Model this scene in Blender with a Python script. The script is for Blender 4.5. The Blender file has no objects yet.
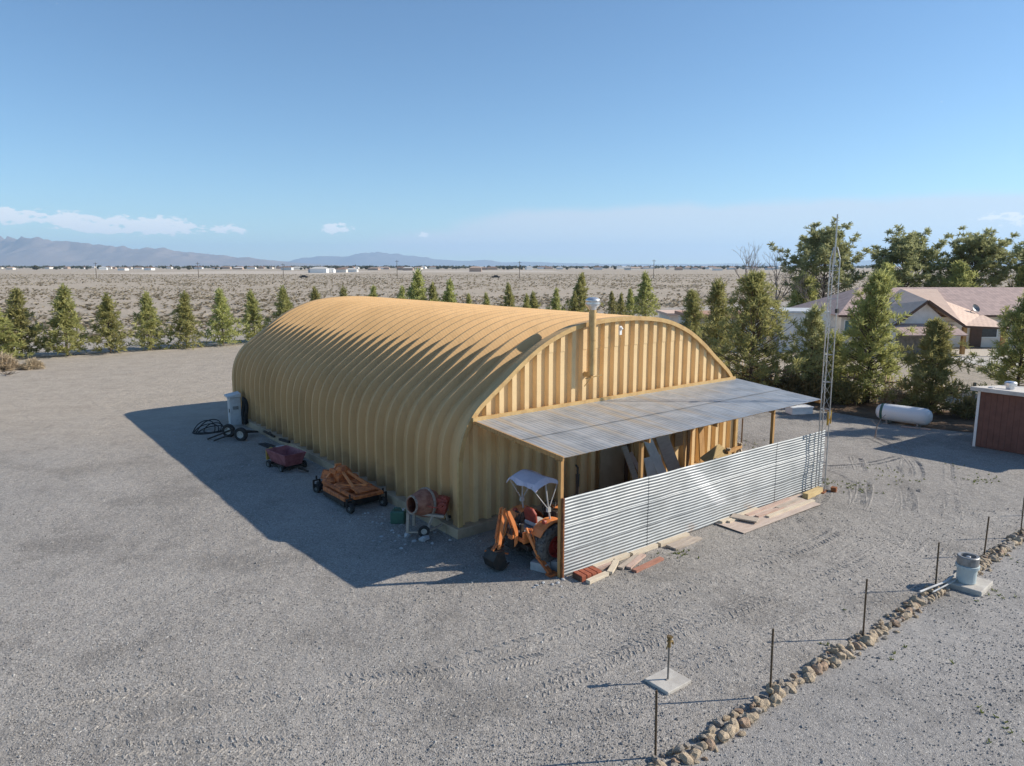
import bpy, bmesh, math, random
from mathutils import Vector, Matrix, Euler, noise as mnoise
R = math.radians
random.seed(7)
scene = bpy.context.scene
COL = scene.collection

# ------------------------------------------------------------------ site frame
# the shed stands turned on the lot: s runs along its front wall, t runs back along its side
AZ = R(52.2); PHI = math.pi/2 - AZ
BX, BY = -1.382, 17.748
UX, UY = math.sin(AZ), math.cos(AZ)
LX, LY = -math.cos(AZ), math.sin(AZ)
def L(s, t, z=0.0):
    return Vector((BX + s*UX + t*LX, BY + s*UY + t*LY, z))

# ------------------------------------------------------------------ materials
def newmat(name):
    m = bpy.data.materials.new(name); m.use_nodes = True
    nt = m.node_tree
    return m, nt, nt.nodes['Principled BSDF']
def N(nt, typ, **kw):
    n = nt.nodes.new(typ)
    for k, v in kw.items(): setattr(n, k, v)
    return n
def math_(nt, op, a, b=None, c=None, clamp=False):
    n = nt.nodes.new('ShaderNodeMath'); n.operation = op; n.use_clamp = clamp
    for i, x in enumerate((a, b, c)):
        if x is None: continue
        if isinstance(x, (int, float)): n.inputs[i].default_value = x
        else: nt.links.new(x, n.inputs[i])
    return n.outputs[0]
def mixc(nt, fac, a, b, blend='MIX'):
    n = nt.nodes.new('ShaderNodeMix'); n.data_type = 'RGBA'; n.blend_type = blend
    for idx, x in ((0, fac), (6, a), (7, b)):
        if isinstance(x, (int, float)): n.inputs[idx].default_value = x
        elif isinstance(x, tuple): n.inputs[idx].default_value = (*x[:3], 1)
        else: nt.links.new(x, n.inputs[idx])
    return n.outputs[2]
def ramp(nt, src, lo, hi, smooth=True):
    n = nt.nodes.new('ShaderNodeMapRange'); n.clamp = True
    n.interpolation_type = 'SMOOTHSTEP' if smooth else 'LINEAR'
    nt.links.new(src, n.inputs[0]); n.inputs[1].default_value = lo; n.inputs[2].default_value = hi
    return n.outputs[0]
def noise(nt, vec, scale, detail=4, rough=.55):
    n = nt.nodes.new('ShaderNodeTexNoise'); n.inputs['Scale'].default_value = scale
    n.inputs['Detail'].default_value = detail; n.inputs['Roughness'].default_value = rough
    if vec is not None: nt.links.new(vec, n.inputs['Vector'])
    return n.outputs['Fac']
def coords(nt, which='Object', scale=None, rot=None):
    tc = nt.nodes.new('ShaderNodeTexCoord'); o = tc.outputs[which]
    if scale or rot:
        mp = nt.nodes.new('ShaderNodeMapping'); nt.links.new(o, mp.inputs[0])
        if scale: mp.inputs['Scale'].default_value = scale
        if rot: mp.inputs['Rotation'].default_value = rot
        o = mp.outputs[0]
    return o
def bump(nt, h, dist, strength=1.0, normal=None):
    b = nt.nodes.new('ShaderNodeBump'); b.inputs['Strength'].default_value = strength
    b.inputs['Distance'].default_value = dist
    nt.links.new(h, b.inputs['Height'])
    if normal is not None: nt.links.new(normal, b.inputs['Normal'])
    return b.outputs[0]
def simple(name, c, c2=None, rough=.7, metal=0.0, scale=6, lo=.4, hi=.65, b=0.0, bscale=30, coat=0):
    m, nt, p = newmat(name)
    co = coords(nt)
    c2 = c2 or tuple(x*.72 for x in c)
    f = ramp(nt, noise(nt, co, scale, 6, .62), lo, hi)
    nt.links.new(mixc(nt, f, c, c2), p.inputs['Base Color'])
    p.inputs['Roughness'].default_value = rough; p.inputs['Metallic'].default_value = metal
    if b: nt.links.new(bump(nt, noise(nt, co, bscale, 4), b), p.inputs['Normal'])
    return m

# -- gravel and soil
def gravel_mat(name, g1, g2, beige, far=True, cell=38.0, bstr=1.0):
    m, nt, p = newmat(name)
    co = coords(nt)
    big = noise(nt, co, .11, 4, .6); mid = noise(nt, co, .9, 5, .65); fine = noise(nt, co, 19, 4, .75)
    vo = N(nt, 'ShaderNodeTexVoronoi'); vo.inputs['Scale'].default_value = cell; nt.links.new(co, vo.inputs['Vector'])
    vo2 = N(nt, 'ShaderNodeTexVoronoi'); vo2.inputs['Scale'].default_value = cell*.37; nt.links.new(co, vo2.inputs['Vector'])
    sep = N(nt, 'ShaderNodeSeparateColor'); nt.links.new(vo.outputs['Color'], sep.inputs[0])
    sep2 = N(nt, 'ShaderNodeSeparateColor'); nt.links.new(vo2.outputs['Color'], sep2.inputs[0])
    c = mixc(nt, ramp(nt, big, .35, .65), g1, g2)
    c = mixc(nt, math_(nt, 'MULTIPLY', ramp(nt, mid, .45, .75), .45), c, tuple(x*.68 for x in g2))
    stone = ramp(nt, sep.outputs[0], .0, 1.0, False)
    c = mixc(nt, .34, c, mixc(nt, stone, tuple(x*.45 for x in g1), tuple(min(1, x*1.6) for x in g1)))
    path = noise(nt, coords(nt, 'Object', scale=(1, 1, 1), rot=(0, 0, -.5)), .33, 6, .7)
    c = mixc(nt, math_(nt, 'MULTIPLY', ramp(nt, path, .50, .62), .42), c, tuple(x*.58 for x in g2))
    c = mixc(nt, math_(nt, 'MULTIPLY', ramp(nt, path, .46, .36), .3), c, tuple(min(1, x*1.25) for x in g1))
    # a few pale and dark stones
    c = mixc(nt, math_(nt, 'MULTIPLY', ramp(nt, sep.outputs[1], .94, .97), .55), c, (.60, .575, .53))
    c = mixc(nt, math_(nt, 'MULTIPLY', ramp(nt, sep.outputs[2], .90, .95), .5), c, (.10, .09, .082))
    if far:
        dt = N(nt, 'ShaderNodeVectorMath', operation='DOT_PRODUCT'); nt.links.new(co, dt.inputs[0]); dt.inputs[1].default_value = (LX, LY, 0)
        tt = math_(nt, 'SUBTRACT', dt.outputs['Value'], BX*LX + BY*LY)
        ds = N(nt, 'ShaderNodeVectorMath', operation='DOT_PRODUCT'); nt.links.new(co, ds.inputs[0]); ds.inputs[1].default_value = (UX, UY, 0)
        ss = math_(nt, 'SUBTRACT', ds.outputs['Value'], BX*UX + BY*UY)
        tw = math_(nt, 'ADD', tt, math_(nt, 'MULTIPLY', math_(nt, 'SUBTRACT', big, .5), 16.0))
        fm = math_(nt, 'MULTIPLY', ramp(nt, tw, 10, 27), ramp(nt, ss, 18, 12))
        c = mixc(nt, math_(nt, 'MULTIPLY', fm, .8), c, mixc(nt, ramp(nt, mid, .35, .7), beige, tuple(x*.84 for x in beige)))
    nt.links.new(c, p.inputs['Base Color'])
    p.inputs['Roughness'].default_value = .92
    p.inputs['Specular IOR Level'].default_value = .25
    h1 = math_(nt, 'SUBTRACT', 1.0, vo.outputs['Distance'])
    n1 = bump(nt, h1, .012*bstr, .8)
    n2 = bump(nt, fine, .020*bstr, .85, n1)
    n3 = bump(nt, noise(nt, co, 2.6, 5, .65), .08*bstr, .75, n2)
    n3 = bump(nt, noise(nt, coords(nt, 'Object', scale=(.28, 2.2, 1), rot=(0, 0, -.62)), 1.0, 4, .6), .10*bstr, .5, n3)
    nt.links.new(n3, p.inputs['Normal'])
    return m
M = {}
M['gravel'] = gravel_mat('gravel', (.335, .312, .285), (.275, .255, .232), (.43, .37, .30))
M['drive'] = gravel_mat('drive_gravel', (.325, .309, .292), (.27, .256, .242), (.4, .35, .3), far=False, cell=52, bstr=.75)

def soil_mat(name, a, b, c3):
    m, nt, p = newmat(name); co = coords(nt)
    c = mixc(nt, ramp(nt, noise(nt, co, .05, 5, .65), .38, .62), a, b)
    c = mixc(nt, math_(nt, 'MULTIPLY', ramp(nt, noise(nt, co, .7, 6, .7), .46, .62), .55), c, c3)
    c = mixc(nt, math_(nt, 'MULTIPLY', ramp(nt, noise(nt, co, .004, 3, .6), .45, .62), .35), c, tuple(x*1.12 for x in b))
    nt.links.new(c, p.inputs['Base Color']); p.inputs['Roughness'].default_value = .95
    p.inputs['Specular IOR Level'].default_value = .15
    nt.links.new(bump(nt, noise(nt, co, 1.6, 6, .7), .25, .8), p.inputs['Normal'])
    return m
M['desert'] = soil_mat('desert_soil', (.455, .385, .305), (.39, .335, .265), (.29, .25, .195))
M['lane'] = soil_mat('graded_lane', (.42, .38, .33), (.37, .335, .29), (.31, .275, .235))
M['sand'] = soil_mat('pale_sand', (.52, .46, .39), (.48, .42, .35), (.4, .35, .28))
M['asphalt'] = simple('old_asphalt', (.09, .085, .08), (.13, .12, .11), .9, scale=.2)
M['mulch'] = soil_mat('needle_litter', (.16, .11, .075), (.21, .155, .11), (.09, .06, .04))
M['concrete'] = simple('concrete', (.52, .49, .44), (.42, .39, .35), .9, scale=5, b=.004, bscale=60)
M['rockmtn'] = soil_mat('mountain_rock', (.30, .24, .20), (.22, .175, .15), (.14, .115, .105))
M['mtndark'] = soil_mat('far_mountain_rock', (.2, .17, .155), (.17, .14, .13), (.12, .1, .095))

# -- building steel
def steel_mat():
    m, nt, p = newmat('tan_painted_steel')
    tc = N(nt, 'ShaderNodeTexCoord'); co = tc.outputs['Object']; uv = tc.outputs['UV']
    a = (.645, .412, .20); b = (.565, .358, .17)
    c = mixc(nt, ramp(nt, noise(nt, co, .45, 5, .6), .35, .7), a, b)
    # dust streaks running down the arch; grime low on walls, deepened by painted shade
    mp = N(nt, 'ShaderNodeMapping'); nt.links.new(co, mp.inputs[0]); mp.inputs['Scale'].default_value = (2.4, 2.4, .22)
    st = noise(nt, mp.outputs[0], 1.6, 5, .65)
    c = mixc(nt, math_(nt, 'MULTIPLY', ramp(nt, st, .5, .78), .4), c, (.37, .25, .13))
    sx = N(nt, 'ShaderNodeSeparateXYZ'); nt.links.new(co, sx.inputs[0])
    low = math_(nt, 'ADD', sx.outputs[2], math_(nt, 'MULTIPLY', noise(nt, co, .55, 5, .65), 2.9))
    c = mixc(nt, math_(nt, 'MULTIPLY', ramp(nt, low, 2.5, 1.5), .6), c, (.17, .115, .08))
    nt.links.new(c, p.inputs['Base Color']); p.inputs['Roughness'].default_value = .6
    p.inputs['Specular IOR Level'].default_value = .12
    # the small cross crimps pressed into the panels
    su = N(nt, 'ShaderNodeSeparateXYZ'); nt.links.new(uv, su.inputs[0])
    w = math_(nt, 'SINE', math_(nt, 'MULTIPLY', su.outputs[0], 2*math.pi/.105))
    nt.links.new(bump(nt, w, .0011, .6, bump(nt, noise(nt, co, 3.5, 3), .012, .5)), p.inputs['Normal'])
    return m
M['steel'] = steel_mat()
M['tanwall'] = simple('tan_end_wall', (.76, .545, .285), (.69, .485, .25), .6, scale=1.1, b=.003, bscale=3)
M['tandoor'] = simple('tan_door', (.36, .28, .19), (.30, .23, .15), .6, scale=2)
M['tanpipe'] = simple('tan_pipe', (.56, .375, .16), (.46, .29, .12), .5, scale=4)
M['rust'] = simple('rust', (.25, .09, .03), (.13, .045, .02), .9, scale=9)
M['found'] = simple('foundation', (.46, .36, .25), (.34, .27, .19), .9, scale=2.2, b=.006, bscale=25)
M['galvcap'] = simple('galvanised_cap', (.72, .73, .74), (.55, .57, .6), .35, .75, scale=12)
def galv(name, base, dark, rough, metal, streak, tint, reflection_rust=False):
    m, nt, p = newmat(name); co = coords(nt)
    c = mixc(nt, ramp(nt, noise(nt, co, 1.3, 5, .6), .35, .7), base, dark)
    mp = N(nt, 'ShaderNodeMapping'); nt.links.new(co, mp.inputs[0]); mp.inputs['Scale'].default_value = streak
    st = noise(nt, mp.outputs[0], 1.0, 4, .6)
    c = mixc(nt, math_(nt, 'MULTIPLY', ramp(nt, st, .48, .66), .75), c, tint)
    if reflection_rust:   # slanting pale reflection painted into the colour, and faint rust blooms near the ground
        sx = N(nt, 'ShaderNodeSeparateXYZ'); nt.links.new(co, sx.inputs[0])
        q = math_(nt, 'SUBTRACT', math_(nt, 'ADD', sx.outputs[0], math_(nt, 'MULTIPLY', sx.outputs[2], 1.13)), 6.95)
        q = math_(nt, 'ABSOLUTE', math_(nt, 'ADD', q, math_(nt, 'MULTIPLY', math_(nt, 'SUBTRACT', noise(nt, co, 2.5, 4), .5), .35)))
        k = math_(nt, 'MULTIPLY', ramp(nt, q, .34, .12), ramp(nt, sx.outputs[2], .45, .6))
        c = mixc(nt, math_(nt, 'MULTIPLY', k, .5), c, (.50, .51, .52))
        rz_ = math_(nt, 'MULTIPLY', ramp(nt, noise(nt, co, 1.1, 6, .7), .56, .7), ramp(nt, sx.outputs[2], .5, .05))
        c = mixc(nt, math_(nt, 'MULTIPLY', rz_, .6), c, (.24, .15, .09))
    nt.links.new(c, p.inputs['Base Color']); p.inputs['Roughness'].default_value = rough; p.inputs['Metallic'].default_value = metal
    nt.links.new(bump(nt, noise(nt, co, 2.0, 3), .012, .4), p.inputs['Normal'])
    return m
M['galvroof'] = galv('weathered_galvanised_roof', (.385, .405, .425), (.255, .275, .295), .45, .2, (2.9, .16, .2), (.41, .345, .265))
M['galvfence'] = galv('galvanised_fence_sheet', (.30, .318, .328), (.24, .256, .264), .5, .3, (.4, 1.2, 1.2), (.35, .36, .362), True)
M['galv'] = simple('galvanised_steel', (.50, .51, .52), (.38, .38, .38), .4, .7, scale=10)
# -- wood
def wood(name, a, b, grain=(1, 14, 14)):
    m, nt, p = newmat(name); co = coords(nt, 'Object', scale=grain)
    f = noise(nt, co, 2.2, 6, .65)
    nt.links.new(mixc(nt, ramp(nt, f, .35, .68), a, b), p.inputs['Base Color'])
    p.inputs['Roughness'].default_value = .85
    nt.links.new(bump(nt, f, .006, .6), p.inputs['Normal'])
    return m
M['post'] = wood('orange_stained_timber', (.50, .29, .11), (.36, .19, .07), (10, 10, 1))
M['timber'] = wood('pale_timber', (.66, .57, .44), (.53, .44, .33))
M['grey_timber'] = wood('greyed_timber', (.47, .40, .33), (.35, .29, .24))
M['pink_timber'] = wood('reddish_timber', (.54, .40, .33), (.42, .29, .235))
M['red_timber'] = wood('red_brown_timber', (.42, .20, .14), (.30, .135, .09))
M['ply'] = wood('weathered_plywood', (.56, .46, .39), (.46, .365, .305), (1, 5, 5))
M['yellow_timber'] = wood('yellow_timber', (.62, .47, .24), (.50, .36, .17))
M['brownboard'] = wood('brown_board', (.30, .20, .115), (.22, .14, .08))
M['whiteboard'] = simple('white_board', (.80, .78, .74), (.68, .66, .62), .7, scale=3)
M['fencewood'] = wood('tan_fence_board', (.42, .33, .22), (.32, .24, .16), (12, 12, 1))
M['darkpost'] = simple('dark_post_steel', (.15, .115, .075), (.22, .14, .085), .75, .3, scale=14)
M['wire'] = simple('wire', (.12, .11, .10), None, .6, .5)
# -- machine paint
M['orange'] = simple('orange_paint', (.72, .255, .085), (.55, .17, .05), .5, scale=7, lo=.45, hi=.75)
M['rustorange'] = simple('rusty_orange_paint', (.58, .17, .045), (.30, .085, .028), .65, scale=8)
M['redpaint'] = simple('faded_red_paint', (.36, .065, .04), (.23, .04, .03), .55, scale=6)
M['pinktub'] = simple('faded_pink_red', (.33, .115, .125), (.23, .07, .075), .6, scale=5)
M['yellow'] = simple('yellow_paint', (.5, .32, .06), (.38, .2, .04), .6, scale=8)
M['black'] = simple('black_rubber', (.022, .022, .023), (.04, .038, .036), .8, scale=9, b=.004, bscale=40)
M['blackmetal'] = simple('black_metal', (.03, .028, .027), (.06, .045, .035), .6, .3, scale=9)
M['tread'] = simple('dusty_tread', (.16, .15, .14), (.06, .058, .055), .9, scale=12)
M['rim'] = simple('pale_rim', (.52, .50, .47), (.36, .34, .3), .6, scale=6)
M['redrim'] = simple('red_rim', (.42, .06, .045), (.32, .045, .035), .5, scale=6)
M['grey'] = simple('grey_metal', (.30, .30, .30), (.2, .2, .2), .5, .4, scale=8)
M['lightgrey'] = simple('light_grey_plastic', (.5, .5, .5), (.38, .38, .38), .6, scale=4)
M['canopy'] = simple('lilac_canopy_cloth', (.64, .58, .66), (.55, .50, .59), .8, scale=3, b=.01, bscale=4)
M['green'] = simple('green_plastic', (.05, .14, .10), (.04, .10, .08), .5, scale=5)
M['mixerpink'] = simple('dusty_mixer_drum', (.36, .16, .10), (.22, .075, .045), .7, scale=5)
M['mortar'] = simple('dried_mortar', (.36, .30, .25), (.24, .17, .13), .9, scale=9, b=.004)
M['white'] = simple('white_paint', (.78, .78, .77), (.66, .65, .63), .5, scale=4, lo=.5, hi=.8)
M['cabinet'] = simple('pale_cabinet_metal', (.60, .62, .63), (.5, .51, .52), .5, scale=3)
M['tank'] = simple('white_tank_paint', (.80, .80, .80), (.68, .67, .65), .35, scale=2, lo=.5, hi=.8)
M['brick'] = simple('red_clay', (.36, .10, .05), (.26, .07, .035), .85, scale=8)
M['shed'] = simple('red_brown_siding', (.175, .08, .06), (.14, .063, .048), .75, scale=3, b=.003)
M['shedroof'] = simple('dusty_white_roof', (.62, .58, .53), (.5, .46, .42), .8, scale=2)
M['pot'] = simple('pale_blue_plastic', (.46, .53, .54), (.40, .46, .47), .5, scale=4)
M['rock1'] = simple('tan_rock', (.56, .45, .32), (.40, .31, .215), .92, scale=5, b=.03, bscale=9)
M['rock2'] = simple('grey_rock', (.46, .405, .34), (.31, .265, .22), .92, scale=5, b=.03, bscale=9)
M['rock3'] = simple('reddish_rock', (.47, .34, .24), (.33, .225, .155), .92, scale=5, b=.03, bscale=9)
M['block'] = simple('grey_block', (.42, .43, .44), (.34, .34, .35), .9, scale=8, b=.004)
M['dullpipe'] = simple('dull_steel_pipe', (.24, .235, .23), (.17, .15, .13), .5, .5, scale=10)
M['brass'] = simple('weathered_brass', (.26, .18, .07), (.17, .11, .05), .5, .4, scale=10)
# -- house
M['stucco'] = simple('cream_stucco', (.72, .67, .60), (.66, .61, .54), .9, scale=2, b=.004, bscale=40)
M['stuccowhite'] = simple('white_stucco', (.74, .72, .69), (.66, .64, .6), .9, scale=2, b=.004)
M['stone'] = simple('stone_veneer', (.30, .27, .24), (.2, .18, .16), .9, scale=4, b=.02, bscale=8)
M['brown'] = simple('brown_trim', (.11, .06, .04), (.08, .045, .03), .7)
M['glass'] = simple('window_glass', (.04, .055, .065), (.05, .07, .08), .08)
M['teal'] = simple('teal_shutter', (.16, .27, .27), (.13, .22, .23), .6)
def tile(name, a, b):
    m, nt, p = newmat(name); co = coords(nt, 'UV')
    sx = N(nt, 'ShaderNodeSeparateXYZ'); nt.links.new(co, sx.inputs[0])
    row = math_(nt, 'FRACT', math_(nt, 'MULTIPLY', sx.outputs[1], 1/.36))
    colw = math_(nt, 'SINE', math_(nt, 'MULTIPLY', sx.outputs[0], 2*math.pi/.33))
    bn = N(nt, 'ShaderNodeTexWhiteNoise'); bn.noise_dimensions = '2D'
    cb = N(nt, 'ShaderNodeCombineXYZ')
    nt.links.new(math_(nt, 'FLOOR', math_(nt, 'MULTIPLY', sx.outputs[0], 1/.33)), cb.inputs[0])
    nt.links.new(math_(nt, 'FLOOR', math_(nt, 'MULTIPLY', sx.outputs[1], 1/.36)), cb.inputs[1])
    nt.links.new(cb.outputs[0], bn.inputs['Vector'])
    c = mixc(nt, bn.outputs['Value'], a, b)
    nt.links.new(c, p.inputs['Base Color']); p.inputs['Roughness'].default_value = .85
    h = math_(nt, 'ADD', math_(nt, 'MULTIPLY', row, -1.0), math_(nt, 'MULTIPLY', colw, .12))
    nt.links.new(bump(nt, h, .035, .8), p.inputs['Normal'])
    return m
M['tilebrown'] = tile('brown_roof_tile', (.46, .335, .30), (.36, .265, .24))
M['tiletan'] = tile('tan_roof_tile', (.70, .52, .41), (.63, .46, .36))
M['terracotta'] = simple('terracotta', (.46, .27, .19), (.38, .21, .15), .85, scale=3)
# -- plants
def leaf_mat(name, a, b, c3, trans=.25):
    m, nt, p = newmat(name)
    tc = N(nt, 'ShaderNodeTexCoord'); oi = N(nt, 'ShaderNodeObjectInfo')
    f = noise(nt, tc.outputs['Object'], 1.3, 4, .6)
    f2 = noise(nt, tc.outputs['Object'], 7, 2, .6)
    c = mixc(nt, ramp(nt, f, .36, .64), a, b)
    c = mixc(nt, ramp(nt, f2, .5, .72), c, c3)
    hs = N(nt, 'ShaderNodeHueSaturation'); nt.links.new(c, hs.inputs['Color'])
    nt.links.new(math_(nt, 'ADD', .485, math_(nt, 'MULTIPLY', oi.outputs['Random'], .03)), hs.inputs['Hue'])
    nt.links.new(math_(nt, 'ADD', .85, math_(nt, 'MULTIPLY', oi.outputs['Random'], .3)), hs.inputs['Value'])
    p.inputs['Roughness'].default_value = .75; p.inputs['Specular IOR Level'].default_value = .2
    nt.links.new(hs.outputs[0], p.inputs['Base Color'])
    tr = N(nt, 'ShaderNodeBsdfTranslucent'); nt.links.new(hs.outputs[0], tr.inputs[0])
    mx = N(nt, 'ShaderNodeMixShader'); mx.inputs[0].default_value = trans
    nt.links.new(p.outputs[0], mx.inputs[1]); nt.links.new(tr.outputs[0], mx.inputs[2])
    nt.links.new(mx.outputs[0], nt.nodes['Material Output'].inputs[0])
    return m
M['pine'] = leaf_mat('pine_needles', (.44, .43, .17), (.335, .34, .13), (.54, .505, .22), .48)
M['pinedark'] = leaf_mat('dark_pine_needles', (.44, .47, .24), (.34, .375, .19), (.53, .54, .28), .5)
M['pinelight'] = leaf_mat('light_pine_needles', (.48, .46, .24), (.37, .36, .18), (.55, .52, .30), .48)
M['shrub'] = leaf_mat('shrub_leaves', (.29, .25, .11), (.21, .19, .095), (.38, .30, .14), .4)
M['dry'] = leaf_mat('dry_brush', (.50, .40, .28), (.40, .31, .21), (.56, .46, .33))
M['scrub'] = leaf_mat('desert_scrub', (.47, .41, .30), (.37, .325, .235), (.56, .49, .37), .35)
M['weed'] = leaf_mat('green_weed', (.17, .21, .04), (.13, .17, .035), (.24, .25, .06))
M['bark'] = simple('bark', (.15, .115, .085), (.09, .07, .05), .95, scale=9)
M['baregrey'] = simple('bare_twigs', (.24, .20, .18), (.18, .15, .14), .95, scale=4)
M['fartree'] = leaf_mat('far_tree_leaves', (.11, .115, .07), (.085, .09, .06), (.15, .145, .09), .3)

# ------------------------------------------------------------------ mesh builder
class MB:
    def __init__(self): self.v = []; self.f = []; self.uv = None
    def add(self, vs, fs):
        n = len(self.v); self.v.extend([tuple(x) for x in vs]); self.f.extend([tuple(i+n for i in q) for q in fs]); return self
    def box(self, x0, x1, y0, y1, z0, z1, mat=None):
        vs = [Vector(p) for p in ((x0,y0,z0),(x1,y0,z0),(x1,y1,z0),(x0,y1,z0),(x0,y0,z1),(x1,y0,z1),(x1,y1,z1),(x0,y1,z1))]
        if mat is not None: vs = [mat @ p for p in vs]
        return self.add(vs, [(0,3,2,1),(4,5,6,7),(0,1,5,4),(1,2,6,5),(2,3,7,6),(3,0,4,7)])
    def cbox(self, c, d, rot=(0,0,0)):
        m = Matrix.Translation(c) @ Euler(rot).to_matrix().to_4x4()
        return self.box(-d[0]/2, d[0]/2, -d[1]/2, d[1]/2, -d[2]/2, d[2]/2, m)
    def bar(self, p, q, w, h, up=(0,0,1)):
        p, q = Vector(p), Vector(q); d = q-p; ln = d.length; d.normalize()
        up = Vector(up)
        if abs(d.dot(up)) > .98: up = Vector((1,0,0))
        s = d.cross(up).normalized(); u = s.cross(d)
        m = Matrix((d, s, u)).transposed().to_4x4(); m.translation = p
        return self.box(0, ln, -w/2, w/2, -h/2, h/2, m)
    def tube(self, pts, r, seg=8, cap=True):
        pts = [Vector(p) for p in pts]
        rs = r if isinstance(r, (list, tuple)) else [r]*len(pts)
        vs = []; fs = []; prev = None
        for i, p in enumerate(pts):
            d = (pts[min(i+1, len(pts)-1)] - pts[max(i-1, 0)]).normalized()
            if prev is None:
                a = Vector((0,0,1)) if abs(d.z) < .9 else Vector((1,0,0))
                n = d.cross(a).normalized()
            else:
                n = (prev - d*prev.dot(d)).normalized()
            prev = n; b = d.cross(n)
            for k in range(seg):
                an = 2*math.pi*k/seg
                vs.append(p + (n*math.cos(an) + b*math.sin(an))*rs[i])
        for i in range(len(pts)-1):
            for k in range(seg):
                k2 = (k+1) % seg
                fs.append((i*seg+k, i*seg+k2, (i+1)*seg+k2, (i+1)*seg+k))
        if cap:
            fs.append(tuple(range(seg-1, -1, -1))); fs.append(tuple((len(pts)-1)*seg+k for k in range(seg)))
        return self.add(vs, fs)
    def lathe(self, prof, seg=20, m=None, a0=0, a1=2*math.pi):
        m = m or Matrix(); vs = []; fs = []
        full = abs(a1-a0-2*math.pi) < 1e-6
        cnt = seg if full else seg+1
        for r, z in prof:
            for k in range(cnt):
                an = a0 + (a1-a0)*k/seg
                vs.append(m @ Vector((r*math.cos(an), r*math.sin(an), z)))
        for i in range(len(prof)-1):
            for k in range(seg):
                k2 = (k+1) % cnt
                fs.append((i*cnt+k, i*cnt+k2, (i+1)*cnt+k2, (i+1)*cnt+k))
        return self.add(vs, fs)
    def prism(self, poly, depth, m=None):      # poly in xy, extruded along z by depth, placed by m
        m = m or Matrix(); n = len(poly)
        vs = [m @ Vector((x, y, 0)) for x, y in poly] + [m @ Vector((x, y, depth)) for x, y in poly]
        fs = [tuple(range(n-1, -1, -1)), tuple(range(n, 2*n))] + [(i, (i+1) % n, n+(i+1) % n, n+i) for i in range(n)]
        return self.add(vs, fs)
    def rock(self, c, r, rng, sq=(1,1,1), rot=0, sub=1):
        bm = bmesh.new(); bmesh.ops.create_icosphere(bm, subdivisions=sub, radius=1)
        off = Vector((rng.uniform(0,99), rng.uniform(0,99), rng.uniform(0,99)))
        rm = Euler((rng.uniform(-.3,.3), rng.uniform(-.3,.3), rot)).to_matrix()
        vs = []
        for v in bm.verts:
            k = 1 + .42*mnoise.noise(v.co*1.3+off) + .16*mnoise.noise(v.co*3.2+off)
            p = Vector((v.co.x*sq[0], v.co.y*sq[1], v.co.z*sq[2]))*k*r
            vs.append(rm @ p + Vector(c))
        bm.verts.index_update()
        fs = [tuple(v.index for v in f.verts) for f in bm.faces]; bm.free()
        return self.add(vs, fs)
    def mesh(self, name, mat, smooth=False, uvs=None):
        me = bpy.data.meshes.new(name); me.from_pydata(self.v, [], self.f); me.materials.append(mat)
        if smooth: me.polygons.foreach_set('use_smooth', [True]*len(me.polygons))
        if uvs is not None:
            ul = me.uv_layers.new(name='UVMap')
            for lp in me.loops: ul.data[lp.index].uv = uvs[lp.vertex_index]
        me.update(); return me
    def build(self, name, mat, parent=None, smooth=False, uvs=None, bevel=0, loc=None, rz=None):
        o = bpy.data.objects.new(name, self.mesh(name, M[mat] if isinstance(mat, str) else mat, smooth, uvs))
        COL.objects.link(o)
        if parent is not None: o.parent = parent
        if loc is not None: o.location = loc
        if rz is not None: o.rotation_euler.z = rz
        if bevel:
            b = o.modifiers.new('bevel', 'BEVEL'); b.width = bevel; b.segments = 2; b.limit_method = 'ANGLE'
        if smooth:
            pass
        return o

def tag(o, label, cat, group=None):
    o['label'] = label; o['category'] = cat
    if group: o['group'] = group
    return o
def thing(name, label, cat, loc=(0,0,0), rz=0.0, group=None):
    o = bpy.data.objects.new(name, None); COL.objects.link(o); o.empty_display_size = .2
    o.location = loc; o.rotation_euler = (0,0,rz)
    return tag(o, label, cat, group)
def site(name, label, cat, s, t, z=0.0, turn=0.0, group=None):
    return thing(name, label, cat, L(s, t, z), PHI + turn, group)
def kind(o, k): o['kind'] = k; return o
def dup(root, loc, rz, label, group=None, scale=None):
    r = root.copy(); COL.objects.link(r); r.location = loc; r.rotation_euler = (root.rotation_euler[0], root.rotation_euler[1], rz)
    if scale is not None: r.scale = (scale[0], scale[1], scale[2]) if isinstance(scale, tuple) else (scale,)*3
    r['label'] = label
    if group: r['group'] = group
    for ch in list(root.children):
        c = ch.copy(); COL.objects.link(c); c.parent = r
        for g in list(ch.children):
            d = g.copy(); COL.objects.link(d); d.parent = c
    return r
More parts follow.
